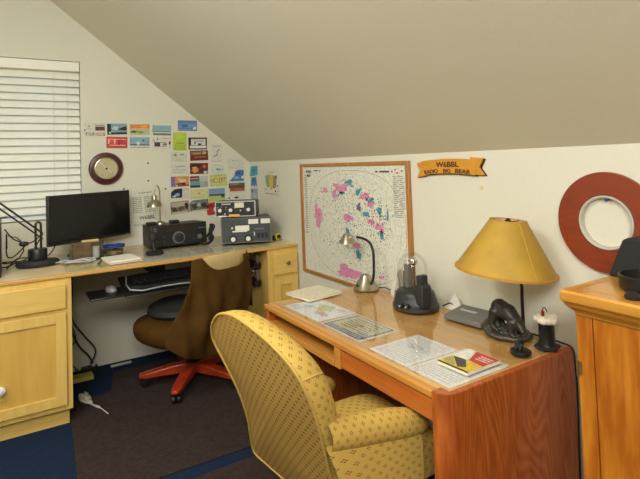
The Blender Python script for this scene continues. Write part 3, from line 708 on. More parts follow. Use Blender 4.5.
# ------------------------------------------------------------------ yellow armchair
ac = thing('armchair', (-.92, -2.62, .008), 'yellow barrel armchair with small brown motifs pushed up to the oak desk', 'armchair')
raw = [(-1.237,-2.465,.912),(-1.25,-2.517,.96),(-1.258,-2.60,1.005),(-1.255,-2.69,1.022),(-1.235,-2.775,1.01),(-1.199,-2.875,.972),(-1.171,-2.935,.918),(-1.136,-2.955,.84),(-1.097,-2.94,.743),(-1.061,-2.912,.647),(-1.017,-2.875,.53),(-.975,-2.85,.42),(-.935,-2.82,.31),(-.925,-2.78,.275),(-.965,-2.62,.31),(-.989,-2.50,.330),(-1.010,-2.395,.342),(-1.027,-2.325,.358),(-1.048,-2.345,.42),(-1.092,-2.42,.551),(-1.141,-2.455,.68),(-1.185,-2.45,.785),(-1.218,-2.44,.865)]
def cat(pts, k=4):
    n = len(pts); out = []
    for i in range(n):
        p0, p1, p2, p3 = [Vector(pts[(i+q) % n]) for q in (-1, 0, 1, 2)]
        for j in range(k):
            t = j/k; out.append(.5*((2*p1)+(-p0+p2)*t+(2*p0-5*p1+4*p2-p3)*t*t+(-p0+3*p1-3*p2+p3)*t**3))
    return out
OL = cat(raw); cen = sum(OL, Vector())/len(OL)
nb = Vector((1, .15, .42)).normalized()       # forward normal of the back
nf = Vector((1, .15, .05)).normalized(); e1 = Vector((0, 0, 1)).cross(nb).normalized(); e2 = nb.cross(e1)
def off(p, out_, fwd, crv=0):
    d = (p-cen); d -= nb*d.dot(nb); L = d.length
    q = cen+d*((L+out_)/L)+nf*fwd
    y = (q-cen).dot(e1); return q+nf*crv*y*y
def loopuv(loops, m=0):
    ms = MB(); ms.grid([[tuple(p) for p in l] for l in loops], m, closed=True); return ms
# outside back panel (planar UV)
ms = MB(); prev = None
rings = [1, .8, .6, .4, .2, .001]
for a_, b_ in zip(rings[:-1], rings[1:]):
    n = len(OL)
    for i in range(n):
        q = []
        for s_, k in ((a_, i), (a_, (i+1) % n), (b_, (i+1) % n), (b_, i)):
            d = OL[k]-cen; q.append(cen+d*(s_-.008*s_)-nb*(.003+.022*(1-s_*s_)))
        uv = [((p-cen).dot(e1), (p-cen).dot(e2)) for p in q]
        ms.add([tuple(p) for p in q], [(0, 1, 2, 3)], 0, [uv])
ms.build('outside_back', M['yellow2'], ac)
CV = .15
L = [[off(p, o_, f_, c_) for p in OL] for o_, f_, c_ in [(-.004, 0, 0), (0, .012, 0), (-.002, .035, .0), (-.01, .06, .05), (-.025, .078, .1), (-.05, .09, CV), (-.10, .092, CV), (-.16, .085, CV), (-.22, .08, CV)]]
ms = loopuv(L); l = L[-1]; ms.add([tuple(p) for p in l]+[tuple(sum(l, Vector())/len(l))], [(i, (i+1) % len(l), len(l)) for i in range(len(l))], 0, [[((p-cen).dot(e1), (p-cen).dot(e2)) for p in (l[i], l[(i+1) % len(l)], sum(l, Vector())/len(l))] for i in range(len(l))])
bk = ms.build('backrest', M['yellow'], ac)
ms = MB(); ms.tube([tuple(off(p, -.003, -.003)) for p in OL+OL[:1]], .0048, 8); ms.build('piping', M['piping'], bk)
# seam across the top band
i0 = 18
ms = MB(); ms.tube([tuple(off(OL[i0+22-14], o_+.001, f_, c_)) for o_, f_, c_ in [(-.004, 0, 0), (0, .012, 0), (-.002, .035, .0), (-.01, .06, .05), (-.025, .078, .1)]], .0025, 6); ms.build('seam', M['piping'], bk)
def arm(sgn):
    yc = -2.62; Y = lambda v: yc-sgn*v
    near = [(-1.062, -2.91, .688), (-.96, -2.888, .66), (-.86, -2.875, .638), (-.76, -2.862, .614), (-.67, -2.852, .588), (-.62, -2.84, .57)]
    path = near if sgn > 0 else [(-.97, -2.33, .54), (-.93, -2.30, .54), (-.86, -2.27, .525), (-.76, -2.25, .515), (-.67, -2.24, .50), (-.62, -2.245, .485)]
    rr = [(.045, .046), (.05, .05), (.051, .051), (.051, .051), (.048, .047), (.034, .034)]
    rows = []
    for (p, (ra, rb_)) in zip(path, rr):
        rows.append([(p[0], p[1]+ra*math.cos(2*math.pi*k/28), p[2]+rb_*math.sin(2*math.pi*k/28)) for k in range(28)])
    p = path[-1]; rows.append([(p[0]+.022, p[1]+.016*math.cos(2*math.pi*k/28), p[2]+.016*math.sin(2*math.pi*k/28)) for k in range(28)])
    ms = MB(); ms.grid(rows, closed=True); ms.add(rows[-1], [range(28)]); a_ = ms.build('arm', M['yellow'], ac, sub=1)
    cols = []
    for side in (1, -1):
        for q in (0, .12, .3, .5, .7, .88, 1.0):
            zz_top = path[0][2]-.01; col_ = []
            for k, (px_, py_, pz_) in enumerate(path[:5]):
                z_ = .235+(pz_-.01-.235)*q
                xb = (-1.061+.37*(.647-z_)-.008 if sgn > 0 else -.93+.1*(.647-z_)) if k == 0 else px_+(.12*(1-q)*(1-k/4.0))
                col_.append((xb, py_-sgn*side*(.04 if side > 0 else .03)*(1 if q < .9 else .85), z_))
            cols.append(col_) if side > 0 else cols.insert(0, col_)
    ms = MB(); ms.grid(cols); ms.add([c_[-1] for c_ in cols], [range(len(cols))]); ms.build('arm_side', M['yellow'], a_)
    pf = path[4]
    ms = MB(); ms.tube([(pf[0]+.002, pf[1]-sgn*.034, .24), (pf[0]+.002, pf[1]-sgn*.034, .54)], .005, 8); ms.build('piping', M['piping'], a_)
arm(1); arm(-1)
# seat cushion
ms = MB(); rows = []
for sc_, z in [(.9, .37), (1, .385), (1.0, .46), (.97, .485), (.85, .5), (.6, .508), (.3, .51), (.02, .51)]:
    rows.append([(-.735+.235*sc_*math.copysign(abs(math.cos(a))**.35, math.cos(a)), -2.62+.235*sc_*math.copysign(abs(math.sin(a))**.35, math.sin(a)), z) for a in [2*math.pi*k/48 for k in range(48)]])
ms = MB(); n = 48
for r0, r1 in zip(rows[:-1], rows[1:]):
    for i in range(n):
        q = [r0[i], r0[(i+1) % n], r1[(i+1) % n], r1[i]]
        ms.add(q, [(0, 1, 2, 3)], 0, [[(p[0], p[1]+p[2]) for p in q]])
ms.build('seat_cushion', M['yellow'], ac)
ms = MB(); ms.box((-.9, -2.86, .235), (-.60, -2.35, .37)); o_ = ms.build('seat_rail', M['piping'], ac, bevel=.01)
for x in (-.98, -.60):
    for y in (-2.86, -2.38):
        ms = MB(); ms.lathe([(0, .008), (.014, .008), (.018, .04), (.026, .235), (0, .24)], (x, y, 0), 16); ms.build('leg', M['mahog'], ac)

# ------------------------------------------------------------------ oak desk
T2 = .75; Y0, Y1 = -3.04, -1.756; X0, X1 = -.702, -.024
dk = thing('writing_desk', (-.36, -2.4, 0), 'honey oak kneehole writing desk standing along the knee wall', 'desk')
ms = MB(); ms.box((X0+.022, Y0+.02, .726), (X1, Y1-.004, T2)); ms.build('desk_top', M['oak_top'], dk, smooth=False)
ms = MB(); ms.box((X0-.006, Y0+.0555, .724), (X0+.022, Y1+.002, T2+.001)); ms.build('front_edge', M['oak_edge'], dk, bevel=.007, seg=3)
# right end panel with rounded front post
ms = MB(); ms.box((X0+.035, Y0, .0), (X1, Y0+.024, T2)); ms.build('end_panel', M['oak_side'], dk, bevel=.004)
ms = MB(); pr = [(X0+.036, Y0), (X0+.016, Y0+.003), (X0+.002, Y0+.014), (X0-.006, Y0+.03), (X0-.006, Y0+.055), (X0+.036, Y0+.055)]
ms.prism(pr, 'z', 0, T2+.001); ms.build('corner_post', M['oak_side'], dk, smooth=True)
ms = MB(); ms.box((X0+.004, Y1-.022, 0), (X1, Y1, .724)); ms.build('end_panel', M['oak_side'], dk, bevel=.004)
ms = MB(); ms.box((X0+.004, Y1-.28, .0), (X1-.02, Y1-.262, .645)); ms.build('inner_panel', M['oak_side'], dk, smooth=False)
ms = MB(); ms.box((X0+.004, Y1-.262, .0), (X0+.02, Y1-.022, .644)); ms.build('cupboard_door', M['oak_side'], dk, bevel=.002)
ms = MB(); ms.box((X0+.002, -2.412, .645), (X1-.02, Y1-.022, .664)); ms.box((X0-.002, -2.412, .640), (X0+.02, Y1-.02, .668)); ms.build('shelf', M['oak_edge'], dk, bevel=.002)
ms = MB(); ms.box((X0, -2.455, .640), (X0+.06, -2.412, .724)); ms.build('divider', M['oak_edge'], dk, bevel=.002)
ms = MB(); ms.box((X0+.004, Y0+.056, .647), (X0+.024, -2.457, .718)); dd = ms.build('drawer', M['oak_front'], dk, bevel=.003)
ms = MB(); ms.box((X0+.03, Y0+.06, .655), (X1-.15, -2.46, .71)); ms.build('drawer_box', M['oak_top'], dd, smooth=False)
ms = MB(); ms.box((X1-.02, Y0+.026, .2), (X1-.004, Y1-.024, .724)); ms.build('back_panel', M['oak_side'], dk, smooth=False)

# papers on the desk
z = T2+.0016
def dsk(x0, x1, ya, yb, dz=0): return DT((x0+x1)/2, (ya+yb)/2, z+dz), abs(yb-ya), abs(x1-x0)
F, w_, h_ = dsk(-.636, -.422, -1.856, -2.185)
flat('map_sheet', 'pastel yellow, green and purple country map sheet under glass on the oak desk', 'paper', F, w_, h_, 'eef0f0',
     [('b', 'c9d6b4', .50, .7, .2, .2), ('b', 'e2d27e', .52, .55, .14, .14), ('b', 'cbb6cc', .72, .36, .18, .12), ('b', 'b9d0dc', .25, .45, .1, .12), ('l', 'a9adb5', .05, .05, .3, .3, 4), ('l', 'a9adb5', .7, .75, .95, .95, 3)], t=.0006)
F, w_, h_ = dsk(-.640, -.425, -2.20, -2.508)
flat('certificate', 'cream certificate with dark blue border, under glass in the middle of the oak desk', 'certificate', F, w_, h_, 'e0dccb',
     [('r', '5b6480', .06, .05, .94, .95), ('r', 'cdc4a4', .10, .22, .90, .92), ('l', '7c7460', .2, .3, .8, .85, 6), ('b', '8f93a0', .8, .3, .12, .1), ('r', 'a05a38', .45, .55, .56, .62), ('l', 'c9c6b8', .1, .08, .9, .2, 2)], t=.0006)
F, w_, h_ = dsk(-.650, -.392, -2.585, -2.803)
flat('letter_sheet', 'typed white letter sheet left of the one bearing the magazine on the oak desk', 'paper', F, w_, h_, 'f0f0ee', [('l', 'c4c6ca', .08, .05, .92, .95, 18), ('b', 'c9ccd2', .5, .6, .2, .1)], t=.0006, group=None)
F, w_, h_ = dsk(-.652, -.355, -2.808, -3.010, .0)
flat('letter_sheet', 'typed white sheet lying under the magazine at the right end of the oak desk', 'paper', F, w_, h_, 'f0f0ee', [('l', 'c4c6ca', .08, .05, .92, .95, 18)], t=.0006)
g2 = MB().box((X0+.035, -3.02, T2+.004), (X1-.01, -1.80, T2+.007)).build('glass_sheet', M['glass'], smooth=False); tag(g2, 'clear glass sheet covering the papers on the oak writing desk', 'glass sheet')
G2 = T2+.0075
# magazine
F = DT(-.465, -2.922, G2, 1) @ Matrix.Diagonal((1, 1, .65, 1))
mg = thing('magazine', (-.46, -2.908, G2), 'magazine with a red, white and yellow cover lying on the oak writing desk', 'magazine')
ms = MB(); ms.X = F; ms.box((-.066, -.085, 0), (.066, .085, .016)); ms.build('pages', M['cream'], mg, smooth=False)
ms = MB(); ms.X = F; ms.box((-.068, -.087, .016), (.068, .087, .0175)); ms.box((-.069, -.087, 0), (-.066, .087, .0175)); cv = ms.build('cover', fm('d9d6c8'), mg, smooth=False)
flat('cover_print', None, None, F @ Matrix.Translation((0, 0, .0175)), .136, .174, 'd9d6c8',
  [('r', 'd8b83c', 0, 0, .99, .48), ('p', '3a3a30', [(.05, .45), (.60, .08), (.75, .2), (.45, .47)]), ('p', 'a89c60', [(.02, .2), (.3, .05), (.5, .1), (.1, .4)]), ('p', 'c3342c', [(.25, .98), (.99, .98), (.99, .46), (.5, .5)]), ('l', 'f0e8e0', .55, .62, .95, .88, 3), ('p', 'e8e6dc', [(0, .98), (.2, .98), (.45, .5), (.0, .45)]), ('r', 'e5cf55', 0, 0, 1, .05)], t=.0004, parent=mg, rough=.35)
# notebook
F = DT(-.415, -1.78, G2, 8)
nbk = thing('notepad', (-.40, -1.77, G2), 'cream notepad lying at the far left corner of the oak desk', 'notepad')
ms = MB(); ms.X = F; ms.box((-.105, -.115, 0), (.105, .115, .012)); ms.build('pages', M['cream'], nbk, bevel=.002)
ms = MB(); ms.X = F; ms.box((-.107, -.117, .012), (.107, .117, .0135)); ms.build('cover', fm('ddd6bd'), nbk, smooth=False)
# gooseneck lamp
gn = thing('desk_lamp', (-.122, -1.87, G2), 'brushed nickel desk lamp with black gooseneck, standing before the framed map', 'lamp')
ms = MB(); ms.lathe([(0, 0), (.072, 0), (.074, .006), (.068, .012), (.034, .064), (.026, .08), (.014, .085), (0, .085)], (-.122, -1.87, G2), 40); gb = ms.build('base', M['chrome'], gn)
ms = MB(); ms.lathe([(0, 0), (.006, 0), (.006, -.006), (0, -.006)], (-.181, -1.87, G2+.03), 12, ax='x'); ms.build('switch', M['black'], gb)
P = [(-.122, -1.915, G2+.03), (-.122, -1.942, G2+.08), (-.122, -1.95, G2+.16), (-.122, -1.946, G2+.225), (-.122, -1.92, G2+.266), (-.122, -1.87, G2+.282), (-.122, -1.80, G2+.286), (-.122, -1.76, G2+.286)]
P = [tuple(p) for p in cat([P[0]]+P+[P[-1]], 4)[4:-11]]
ms = MB(); ms.tube(P, .0075, 10); ms.build('gooseneck', M['black'], gn)
ms = MB(); ms.lathe([(0, .055), (.022, .055), (.026, .05), (.052, .0), (.049, 0), (.022, .044), (0, .046)], (-.122, -1.70, G2+.24), 32); sh = ms.build('lamp_shade', M['chrome'], gn)
ms = MB(); ms.tube([(-.122, -1.77, G2+.284), (-.122, -1.715, G2+.279)], .007, 10); ms.build('shade_collar', M['bright'], gn)
ms = MB(); ms.tube([(-.08, -1.9, G2+.005), (-.05, -1.95, G2+.012), (-.04, -2.0, G2+.004), (-.035, -2.05, G2+.004)], .003, 8); ms.build('cord', M['cable'], gn)
# standing card
cd = thing('greeting_card', (-.05, -2.08, G2), 'folded white card with black print standing between the framed map and the glass dome', 'card')
ms = MB(); ms.X = Matrix.Translation((-.075, -2.085, G2)) @ Matrix.Rotation(R(60), 4, 'Z')
ms.prism([(-.03, 0), (-.028, 0), (.0, .155), (.028, 0), (.03, 0), (.001, .158), (-.001, .158)], 'x', -.045, .045); ms.build('folded_sheet', M['paper'], cd, smooth=False)
ms = MB(); ms.X = Matrix.Translation((-.075, -2.085, G2)) @ Matrix.Rotation(R(60), 4, 'Z')
ms.add([(.02, -.0302, .01), (.03, -.0302, .01), (.036, -.016, .08), (.03, -.016, .08)], [(0, 1, 2, 3)]); ms.build('print', M['black'], cd, smooth=False, solid=.0006)
# dome clock
dc = thing('glass_dome_device', (-.15, -2.31, G2), 'black desktop device with knobs and a silver ball column under a clear glass dome', 'glass dome')
C0 = (-.15, -2.31, G2)
ms = MB(); ms.lathe([(0, 0), (.112, 0), (.118, .006), (.117, .022), (.110, .028), (.108, .044), (.104, .048), (.100, .068), (.094, .083), (.088, .088), (0, .088)], C0, 44, sx=.92); db = ms.build('base', plain('charcoal_plastic', '2f2f31', .42), dc)
for y, kx in ((.032, .1), (.063, .088)):
    p = Vector((C0[0]-kx, C0[1]-y+.015, C0[2]+.032)); ms = MB(); ms.lathe([(0, 0), (.011, 0), (.011, -.014), (.007, -.018), (0, -.018)], tuple(p), 18, ax='x'); k_ = ms.build('knob', M['black'], db)
    ms = MB(); ms.lathe([(0, -.018), (.005, -.018), (.005, -.020), (0, -.020)], tuple(p), 12, ax='x'); ms.build('knob_cap', M['silver'], k_)
ms = MB(); n = 14
ms.lathe([(.075, .088), (.075, .185)]+[(.075*math.cos(a), .185+.083*math.sin(a)) for a in [math.pi/2*k/n for k in range(1, n+1)]], (C0[0], C0[1]+.015, C0[2]), 40)
ms.f = [f for f in ms.f if len(f) == 4]; ms.m = ms.m[:len(ms.f)]; ms.uv = ms.uv[:len(ms.f)]
ms.build('glass_dome', M['dome'], dc)
ms = MB(); ms.tube([(C0[0], C0[1]+.008, C0[2]+.088), (C0[0], C0[1]+.008, C0[2]+.208)], .011, 16); ms.build('metal_column', plain('coppery_metal', 'a58a78', .22, .9), dc)
ms = MB(); ms.ball((C0[0], C0[1]+.008, C0[2]+.225), .023); ms.build('silver_ball', M['bright'], dc)
ms = MB(); ms.X = Matrix.Translation((C0[0]+.01, C0[1]+.052, C0[2]+.088)); ms.box((-.02, -.012, 0), (.02, .014, .115)); ms.box((-.018, .018, 0), (.012, .026, .08)); ms.build('grey_fin', M['mgrey'], dc, bevel=.002)
ms = MB(); ms.X = Matrix.Translation((C0[0]-.035, C0[1]-.078, C0[2]))
ms.prism([(.045, .05), (-.04, .03), (-.04, .125), (-.03, .137), (-.005, .14), (.02, .12), (.03, .09)], 'x', -.03, .03); ms.box((-.024, -.026, .13), (.024, .006, .178)); ms.build('rear_tower', plain('charcoal_plastic_b', '29292b', .5), dc, bevel=.005)
ms = MB(); ms.tube([(-.06, -2.40, G2+.012), (-.04, -2.43, G2+.03), (-.032, -2.46, G2+.02), (-.03, -2.5, G2+.005)], .003, 8); ms.build('cord', M['cable'], dc)
# router and its white card
ro = thing('desktop_device', (-.10, -2.57, G2), 'flat grey wedge-shaped desktop device with a pale printed strip, between dome and bear lamp', 'device')
F = Matrix.Translation((-.095, -2.603, G2+.001)) @ Matrix.Rotation(R(-84), 4, 'Z') @ Matrix.Diagonal((1.07, 1.1, 1.05, 1))
ms = MB(); ms.X = F; ms.add([(-.092, -.062, 0), (.092, -.062, 0), (.088, .06, 0), (-.088, .06, 0), (-.088, -.058, .020), (.088, -.058, .020), (.08, .058, .040), (-.08, .058, .040)], [(0,3,2,1),(4,5,6,7),(0,1,5,4),(1,2,6,5),(2,3,7,6),(3,0,4,7)]); ms.build('housing', M['mgrey'], ro, bevel=.005)
ms = MB(); ms.X = F; ms.box((-.05, -.0, .0312), (.03, .012, .036)); ms.build('label_strip', M['silver'], ro, smooth=False)
wc = thing('white_card', (-.03, -2.44, G2), 'blank white folded card standing against the wall behind the grey device', 'card')
ms = MB(); ms.X = Matrix.Translation((-.04, -2.45, G2)) @ Matrix.Diagonal((1, .95, .8, 1)); ms.add([(0, .06, 0), (0, -.06, 0), (.002, -.045, .055), (.006, -.01, .098), (.006, .03, .04), (-.002, .06, 0), (-.002, -.06, 0), (0, -.045, .055), (.004, -.01, .098), (.004, .03, .04)], [(0,1,2,3,4),(9,8,7,6,5),(0,1,6,5),(1,2,7,6),(2,3,8,7),(3,4,9,8),(4,0,5,9)]); ms.build('sheet', M['paper'], wc, smooth=False)

# ------------------------------------------------------------------ bear lamp
LX, LY = -.115, -2.80
bl_ = thing('table_lamp', (LX, LY, G2), 'bronze bear table lamp with a wide amber parchment shade', 'lamp')
ms = MB(); pr = []
for i in range(10):
    a = 2*math.pi*i/10+.2; pr.append((LX+.085*math.cos(a), LY-.014+.102*math.sin(a)))
ms.prism(pr, 'z', G2, G2+.016); bb = ms.build('base', M['bronze2'], bl_, bevel=.006)
ms = MB()
for i in range(26):
    a = random.uniform(0, 6.28); q = random.uniform(.2, .9); r_ = random.uniform(.008, .018)
    ms.ball((LX+.07*q*math.cos(a), LY-.014+.085*q*math.sin(a), G2+.016), (r_, r_*1.2, r_*.7), 10, 0, 6)
ms.build('rocks', M['bronze2'], bb, voxel=.003)
def capsule(ms, a, b, ra, rb_):
    a, b = Vector(a), Vector(b); n = max(3, int((b-a).length/(min(ra, rb_)*.35)))
    for i in range(n+1): t = i/n; ms.ball(tuple(a.lerp(b, t)), ra*(1-t)+rb_*t, 12, 0, 8)
def bp(x, y, z): return (LX-.012+x, LY-.032+y, G2+.014+z*1.08)
ms = MB()
capsule(ms, bp(.005, .045, .082), bp(0, 0, .072), .037, .034); capsule(ms, bp(0, 0, .075), bp(-.01, -.042, .052), .034, .026)   # rump to shoulders
capsule(ms, bp(-.01, -.045, .052), bp(-.022, -.072, .04), .022, .019)        # neck
capsule(ms, bp(-.022, -.074, .04), bp(-.034, -.092, .030), .018, .009)       # head and muzzle
for e_ in ((-.006, -.07, .06), (-.030, -.066, .058)): ms.ball(bp(*e_), .006, 10, 0, 6)
for sx_ in (-.022, .022):
    capsule(ms, bp(sx_, .05, .07), bp(sx_*1.3, .062, .03), .023, .015); capsule(ms, bp(sx_*1.3, .062, .03), bp(sx_*1.3, .05, .008), .014, .012); capsule(ms, bp(sx_*1.3, .05, .006), bp(sx_*1.3, .034, .006), .012, .009)
    capsule(ms, bp(sx_-.008, -.035, .05), bp(sx_*1.2-.01, -.038, .008), .017, .011); capsule(ms, bp(sx_*1.2-.01, -.04, .006), bp(sx_*1.2-.012, -.054, .005), .011, .008)
ms.build('bear', M['bronze'], bl_, voxel=.0032)
P = [(-.06, -2.85, G2+.01), (-.06, -2.85, G2+.15), (-.06, -2.852, G2+.19), (-.063, -2.848, G2+.215), (-.072, -2.835, G2+.235), (-.09, -2.815, G2+.255), (-.105, -2.805, G2+.275), (-.12, -2.80, G2+.31)]
ms = MB(); ms.tube(P, .0065, 10); ms.build('pole', plain('dark_brown_metal', '33231c', .4, .5), bl_)
# shade: tilted a little, open cone with thickness
SH = Matrix.Translation((-.165, -2.858, G2+.272)) @ Matrix.Rotation(R(4), 4, 'X') @ Matrix.Rotation(R(4), 4, 'Y') @ Matrix.Diagonal((.955, .955, 1, 1))
ms = MB(); ms.X = SH; ms.ring([(.2015, 0), (.0735, .200), (.072, .200), (.200, 0)], seg=72); so = ms.build('lamp_shade', M['shade'], bl_)
ms = MB(); ms.X = SH; ms.ring([(.1995, .001), (.0715, .199), (.0705, .199), (.1985, .001)], seg=72); ms.build('shade_lining', M['shade_in'], so)
ms = MB(); ms.X = SH
ms.ring([(.204, -.002), (.204, .006), (.198, .006), (.198, -.002)], seg=72); ms.ring([(.075, .197), (.075, .202), (.071, .202), (.071, .197)], seg=72); ms.build('shade_rim', plain('shade_rim_tape', 'c08c34', .6), so)
ms = MB(); ms.X = SH; a = R(252)
ms.tube([(.2025*math.cos(a), .2025*math.sin(a), .002), (.0745*math.cos(a), .0745*math.sin(a), .199)], .0012, 6); ms.build('shade_seam', plain('shade_seam_tape', 'd2a040', .6), so)
ms = MB(); ms.X = SH
for a in (0, 2.09, 4.19): ms.tube([(0, 0, .192), (.072*math.cos(a), .072*math.sin(a), .197)], .002, 6)
ms.build('spider', M['bronze'], so)
ms = MB(); ms.X = SH; ms.lathe([(0, .192), (.012, .192), (.014, .199), (.008, .203), (.009, .207), (0, .21)], (0, 0, 0), 20); ms.build('finial', M['bronze'], bl_)
ms = MB(); ms.tube([(-.12, -2.80, G2+.305), (-.165, -2.858, G2+.31), (-.165, -2.858, G2+.462)], .006, 8); ms.ball((-.165, -2.858, G2+.36), (.028, .028, .036)); ms.build('bulb_and_socket', M['white'], bl_)
cdp = [(-.05, -2.86, G2+.006), (-.045, -2.93, G2+.005), (-.042, -3.0, G2+.004), (-.045, -3.045, G2-.002), (-.05, -3.058, G2-.04), (-.06, -3.068, .6), (-.07, -3.07, .4), (-.085, -3.075, .2), (-.1, -3.08, .02)]
cdp = [tuple(p) for p in cat([cdp[0]]+cdp+[cdp[-1]], 4)[4:-11]]
ms = MB(); ms.tube(cdp, .0035, 8); ms.build('cord', M['cable'], bl_)
# small figure
fg = thing('figurine', (-.245, -2.975, G2), 'tiny black cub figurine on a round black foot in front of the bear lamp', 'figurine')
ms = MB(); ms.lathe([(0, 0), (.036, 0), (.038, .005), (.036, .012), (.028, .016), (0, .016)], (-.245, -2.972, G2), 28); ms.build('foot', M['black'], fg)
ms = MB(); F3 = lambda x, y, z: (-.245+x, -2.972+y, G2+.016+z)
capsule(ms, F3(0, .006, .012), F3(0, -.002, .026), .016, .012); ms.ball(F3(-.008, -.008, .038), .010, 12, 0, 8); ms.ball(F3(-.017, -.010, .036), .005, 10, 0, 6)
for e_ in ((-.004, -.001, .047), (-.004, -.015, .047)): ms.ball(F3(*e_), .0035, 8, 0, 6)
for s_ in (-1, 1): capsule(ms, F3(-.006, .009*s_, .018), F3(-.017, .009*s_, .003), .006, .005)
ms.build('cub', M['blackm'], fg, voxel=.002)
# black pot with fluffy top
cp = thing('candle_holder', (-.115, -2.992, G2), 'black cylindrical holder with a fluffy white top and copper wire, by the desk corner', 'holder')
ms = MB(); pr = [(-.115+.052*math.cos(a), -2.992+.046*math.sin(a)) for a in [2*math.pi*i/6+.35 for i in range(6)]]
ms.prism(pr, 'z', G2, G2+.009); ms.build('foot', M['blackm'], cp, bevel=.003)
ms = MB(); ms.lathe([(0, .009), (.032, .009), (.028, .02), (.028, .085), (.031, .092), (0, .092)], (-.115, -2.992, G2), 32); ms.build('cylinder', M['black'], cp)
ms = MB()
for i in range(90):
    a = random.uniform(0, 6.28); q = .036*random.random()**.5; ms.ball((-.115+q*math.cos(a), -2.992+q*math.sin(a), G2+.103+random.uniform(-.003, .004)), random.uniform(.010, .013), 8, 0, 6)
ms.build('fluffy_top', M['fluff'], cp, voxel=.0025)
ms = MB(); ms.tube([(-.122, -2.985, G2+.10), (-.123, -2.985, G2+.135)], .006, 10); wk = ms.build('copper_tube', M['copper'], cp)
ms = MB(); ms.tube([(-.123, -2.993+.009*math.cos(a), G2+.135+.014*math.sin(a)) for a in [math.pi*k/8 for k in range(9)]], .002, 6); ms.build('wire_loop', M['blackm'], wk)

# ------------------------------------------------------------------ low oak cabinet at right
AX = -.41; AY = -3.294; AT = 1.084
ar = thing('oak_cabinet', (-.2, -3.7, 0), 'tall honey oak cabinet with a moulded top at the right edge beside the desk', 'cabinet')
ms = MB(); ms.box((AX+.02, -4.05, 0), (-.004, AY, 1.01)); ms.build('body', M['arm_oak'], ar, smooth=False)
ms = MB(); ms.box((AX, AY-.048, 0), (AX+.02, AY, 1.01)); ms.build('stile', M['arm_oak'], ar, bevel=.002)
ms = MB(); ms.box((AX-.001, -4.0, .02), (AX+.018, AY-.051, 1.008)); dr = ms.build('door', M['arm_oak'], ar, bevel=.003)
ms = MB(); ms.tube([(AX-.003, AY-.0, .83), (AX-.003, AY-.0, .875)], .004, 10); ms.box((AX-.002, AY-.012, .833), (AX, AY-.002, .872)); ms.build('hinge', plain('dark_brass', 'a08a5c', .35, .8), dr)
ms = MB(); pr = [(-.41, .985), (-.418, .985), (-.424, .998), (-.434, 1.008), (-.446, 1.022), (-.446, 1.03), (-.452, 1.036), (-.452, AT-.006), (-.446, AT), (-.41, AT)]
ms.box((-.40, -4.05, 1.01), (-.004, -3.30, AT-.001))
# moulding along the front and the far end, mitred
prof = [(0, 1.01), (.006, 1.01), (.010, 1.02), (.020, 1.028), (.032, 1.038), (.036, 1.048), (.042, 1.052), (.045, 1.056), (.045, AT-.006), (.040, AT), (0, AT)]
rows = []
for (a, zz) in prof: rows.append([(-.004, -3.302+a*.6, zz), (AX-a, -3.302+a*.6, zz), (AX-a, -4.05, zz)])
ms.grid(rows); ms.build('moulded_top', M['arm_oakh'], ar)
# devices on it
sp = thing('speaker_box', (-.12, -3.42, AT), 'black slant-sided box standing on the tall oak cabinet at the right edge', 'speaker')
ms = MB(); ms.prism([(-3.275, 0+AT+.001), (-3.325, AT+.122), (-3.34, AT+.129), (-3.56, AT+.129), (-3.60, AT+.001)], 'x', -.19, -.03); ms.build('case', M['blackm'], sp, bevel=.006)
ms = MB(); ms.lathe([(0, 0), (.005, 0), (.004, -.006), (0, -.006)], (-.19, -3.395, AT+.085), 12, ax='x'); ms.build('knob', M['silver'], sp)
MB().box((-.1915, -3.55, AT+.06), (-.19, -3.38, AT+.064)).build('seam_line', M['dgrey'], sp, smooth=False)
ry = thing('round_tray', (-.30, -3.41, AT), 'round black tray with a raised rim in front of the black slant-sided box', 'tray')
ms = MB(); ms.lathe([(0, .001), (.068, .001), (.076, .008), (.078, .045), (.073, .047), (.070, .020), (0, .016)], (-.285, -3.445, AT), 40); ms.build('dish', M['black'], ry)
ms = MB(); ms.lathe([(0, .016), (.02, .016), (.018, .024), (0, .026)], (-.285, -3.445, AT), 20); ms.build('hub', M['dgrey'], ry)
tag(MB().lathe([(0, .001), (.02, .001), (.022, .01), (.014, .018), (0, .02)], (-.40, -3.455, AT), 20).build('black_knob', M['black']), 'small black knob lying on the front edge of the tall oak cabinet', 'knob')

# ------------------------------------------------------------------ framed map on the knee wall
fx = thing('framed_map', (-.01, -1.565, .698), 'large framed polar world map in pink and teal on the knee wall', 'map')
MY0, MY1, MZ0, MZ1 = -.979, -2.15, .70, 1.478
for n_, a, b in [('r', (-.022, MY0-.02, MZ0), (-.002, MY0+.012, MZ1)), ('l', (-.022, MY1, MZ0), (-.002, MY1+.026, MZ1)), ('t', (-.022, MY1+.026, MZ1-.022), (-.002, MY0-.02, MZ1)), ('b', (-.022, MY1+.026, MZ0), (-.002, MY0-.02, MZ0+.02))]:
    MB().box(a, b).build('frame_rail', M['frame'], fx, bevel=.003)
mw, mh = 1.171-.046, .778-.042; mcy = (MY0-.02+MY1+.026)/2; mcz = (MZ0+.02+MZ1-.022)/2
def mp_(o):   # measured from (-.95, .69)
    u_, v_, a, b = o; y = -.95-u_; zz = .69+v_; return (.5+(mcy-y)/mw, .5+(zz-mcz)/mh, a/mw, b/mh)
teal = [(.629,.658,.054,.025),(.546,.592,.034,.013),(.722,.604,.031,.025),(.84,.56,.039,.024),(.795,.474,.04,.018),(.932,.501,.028,.029),(1.003,.483,.009,.046),(.942,.363,.018,.035),(.708,.222,.031,.037),(.598,.346,.022,.026)]
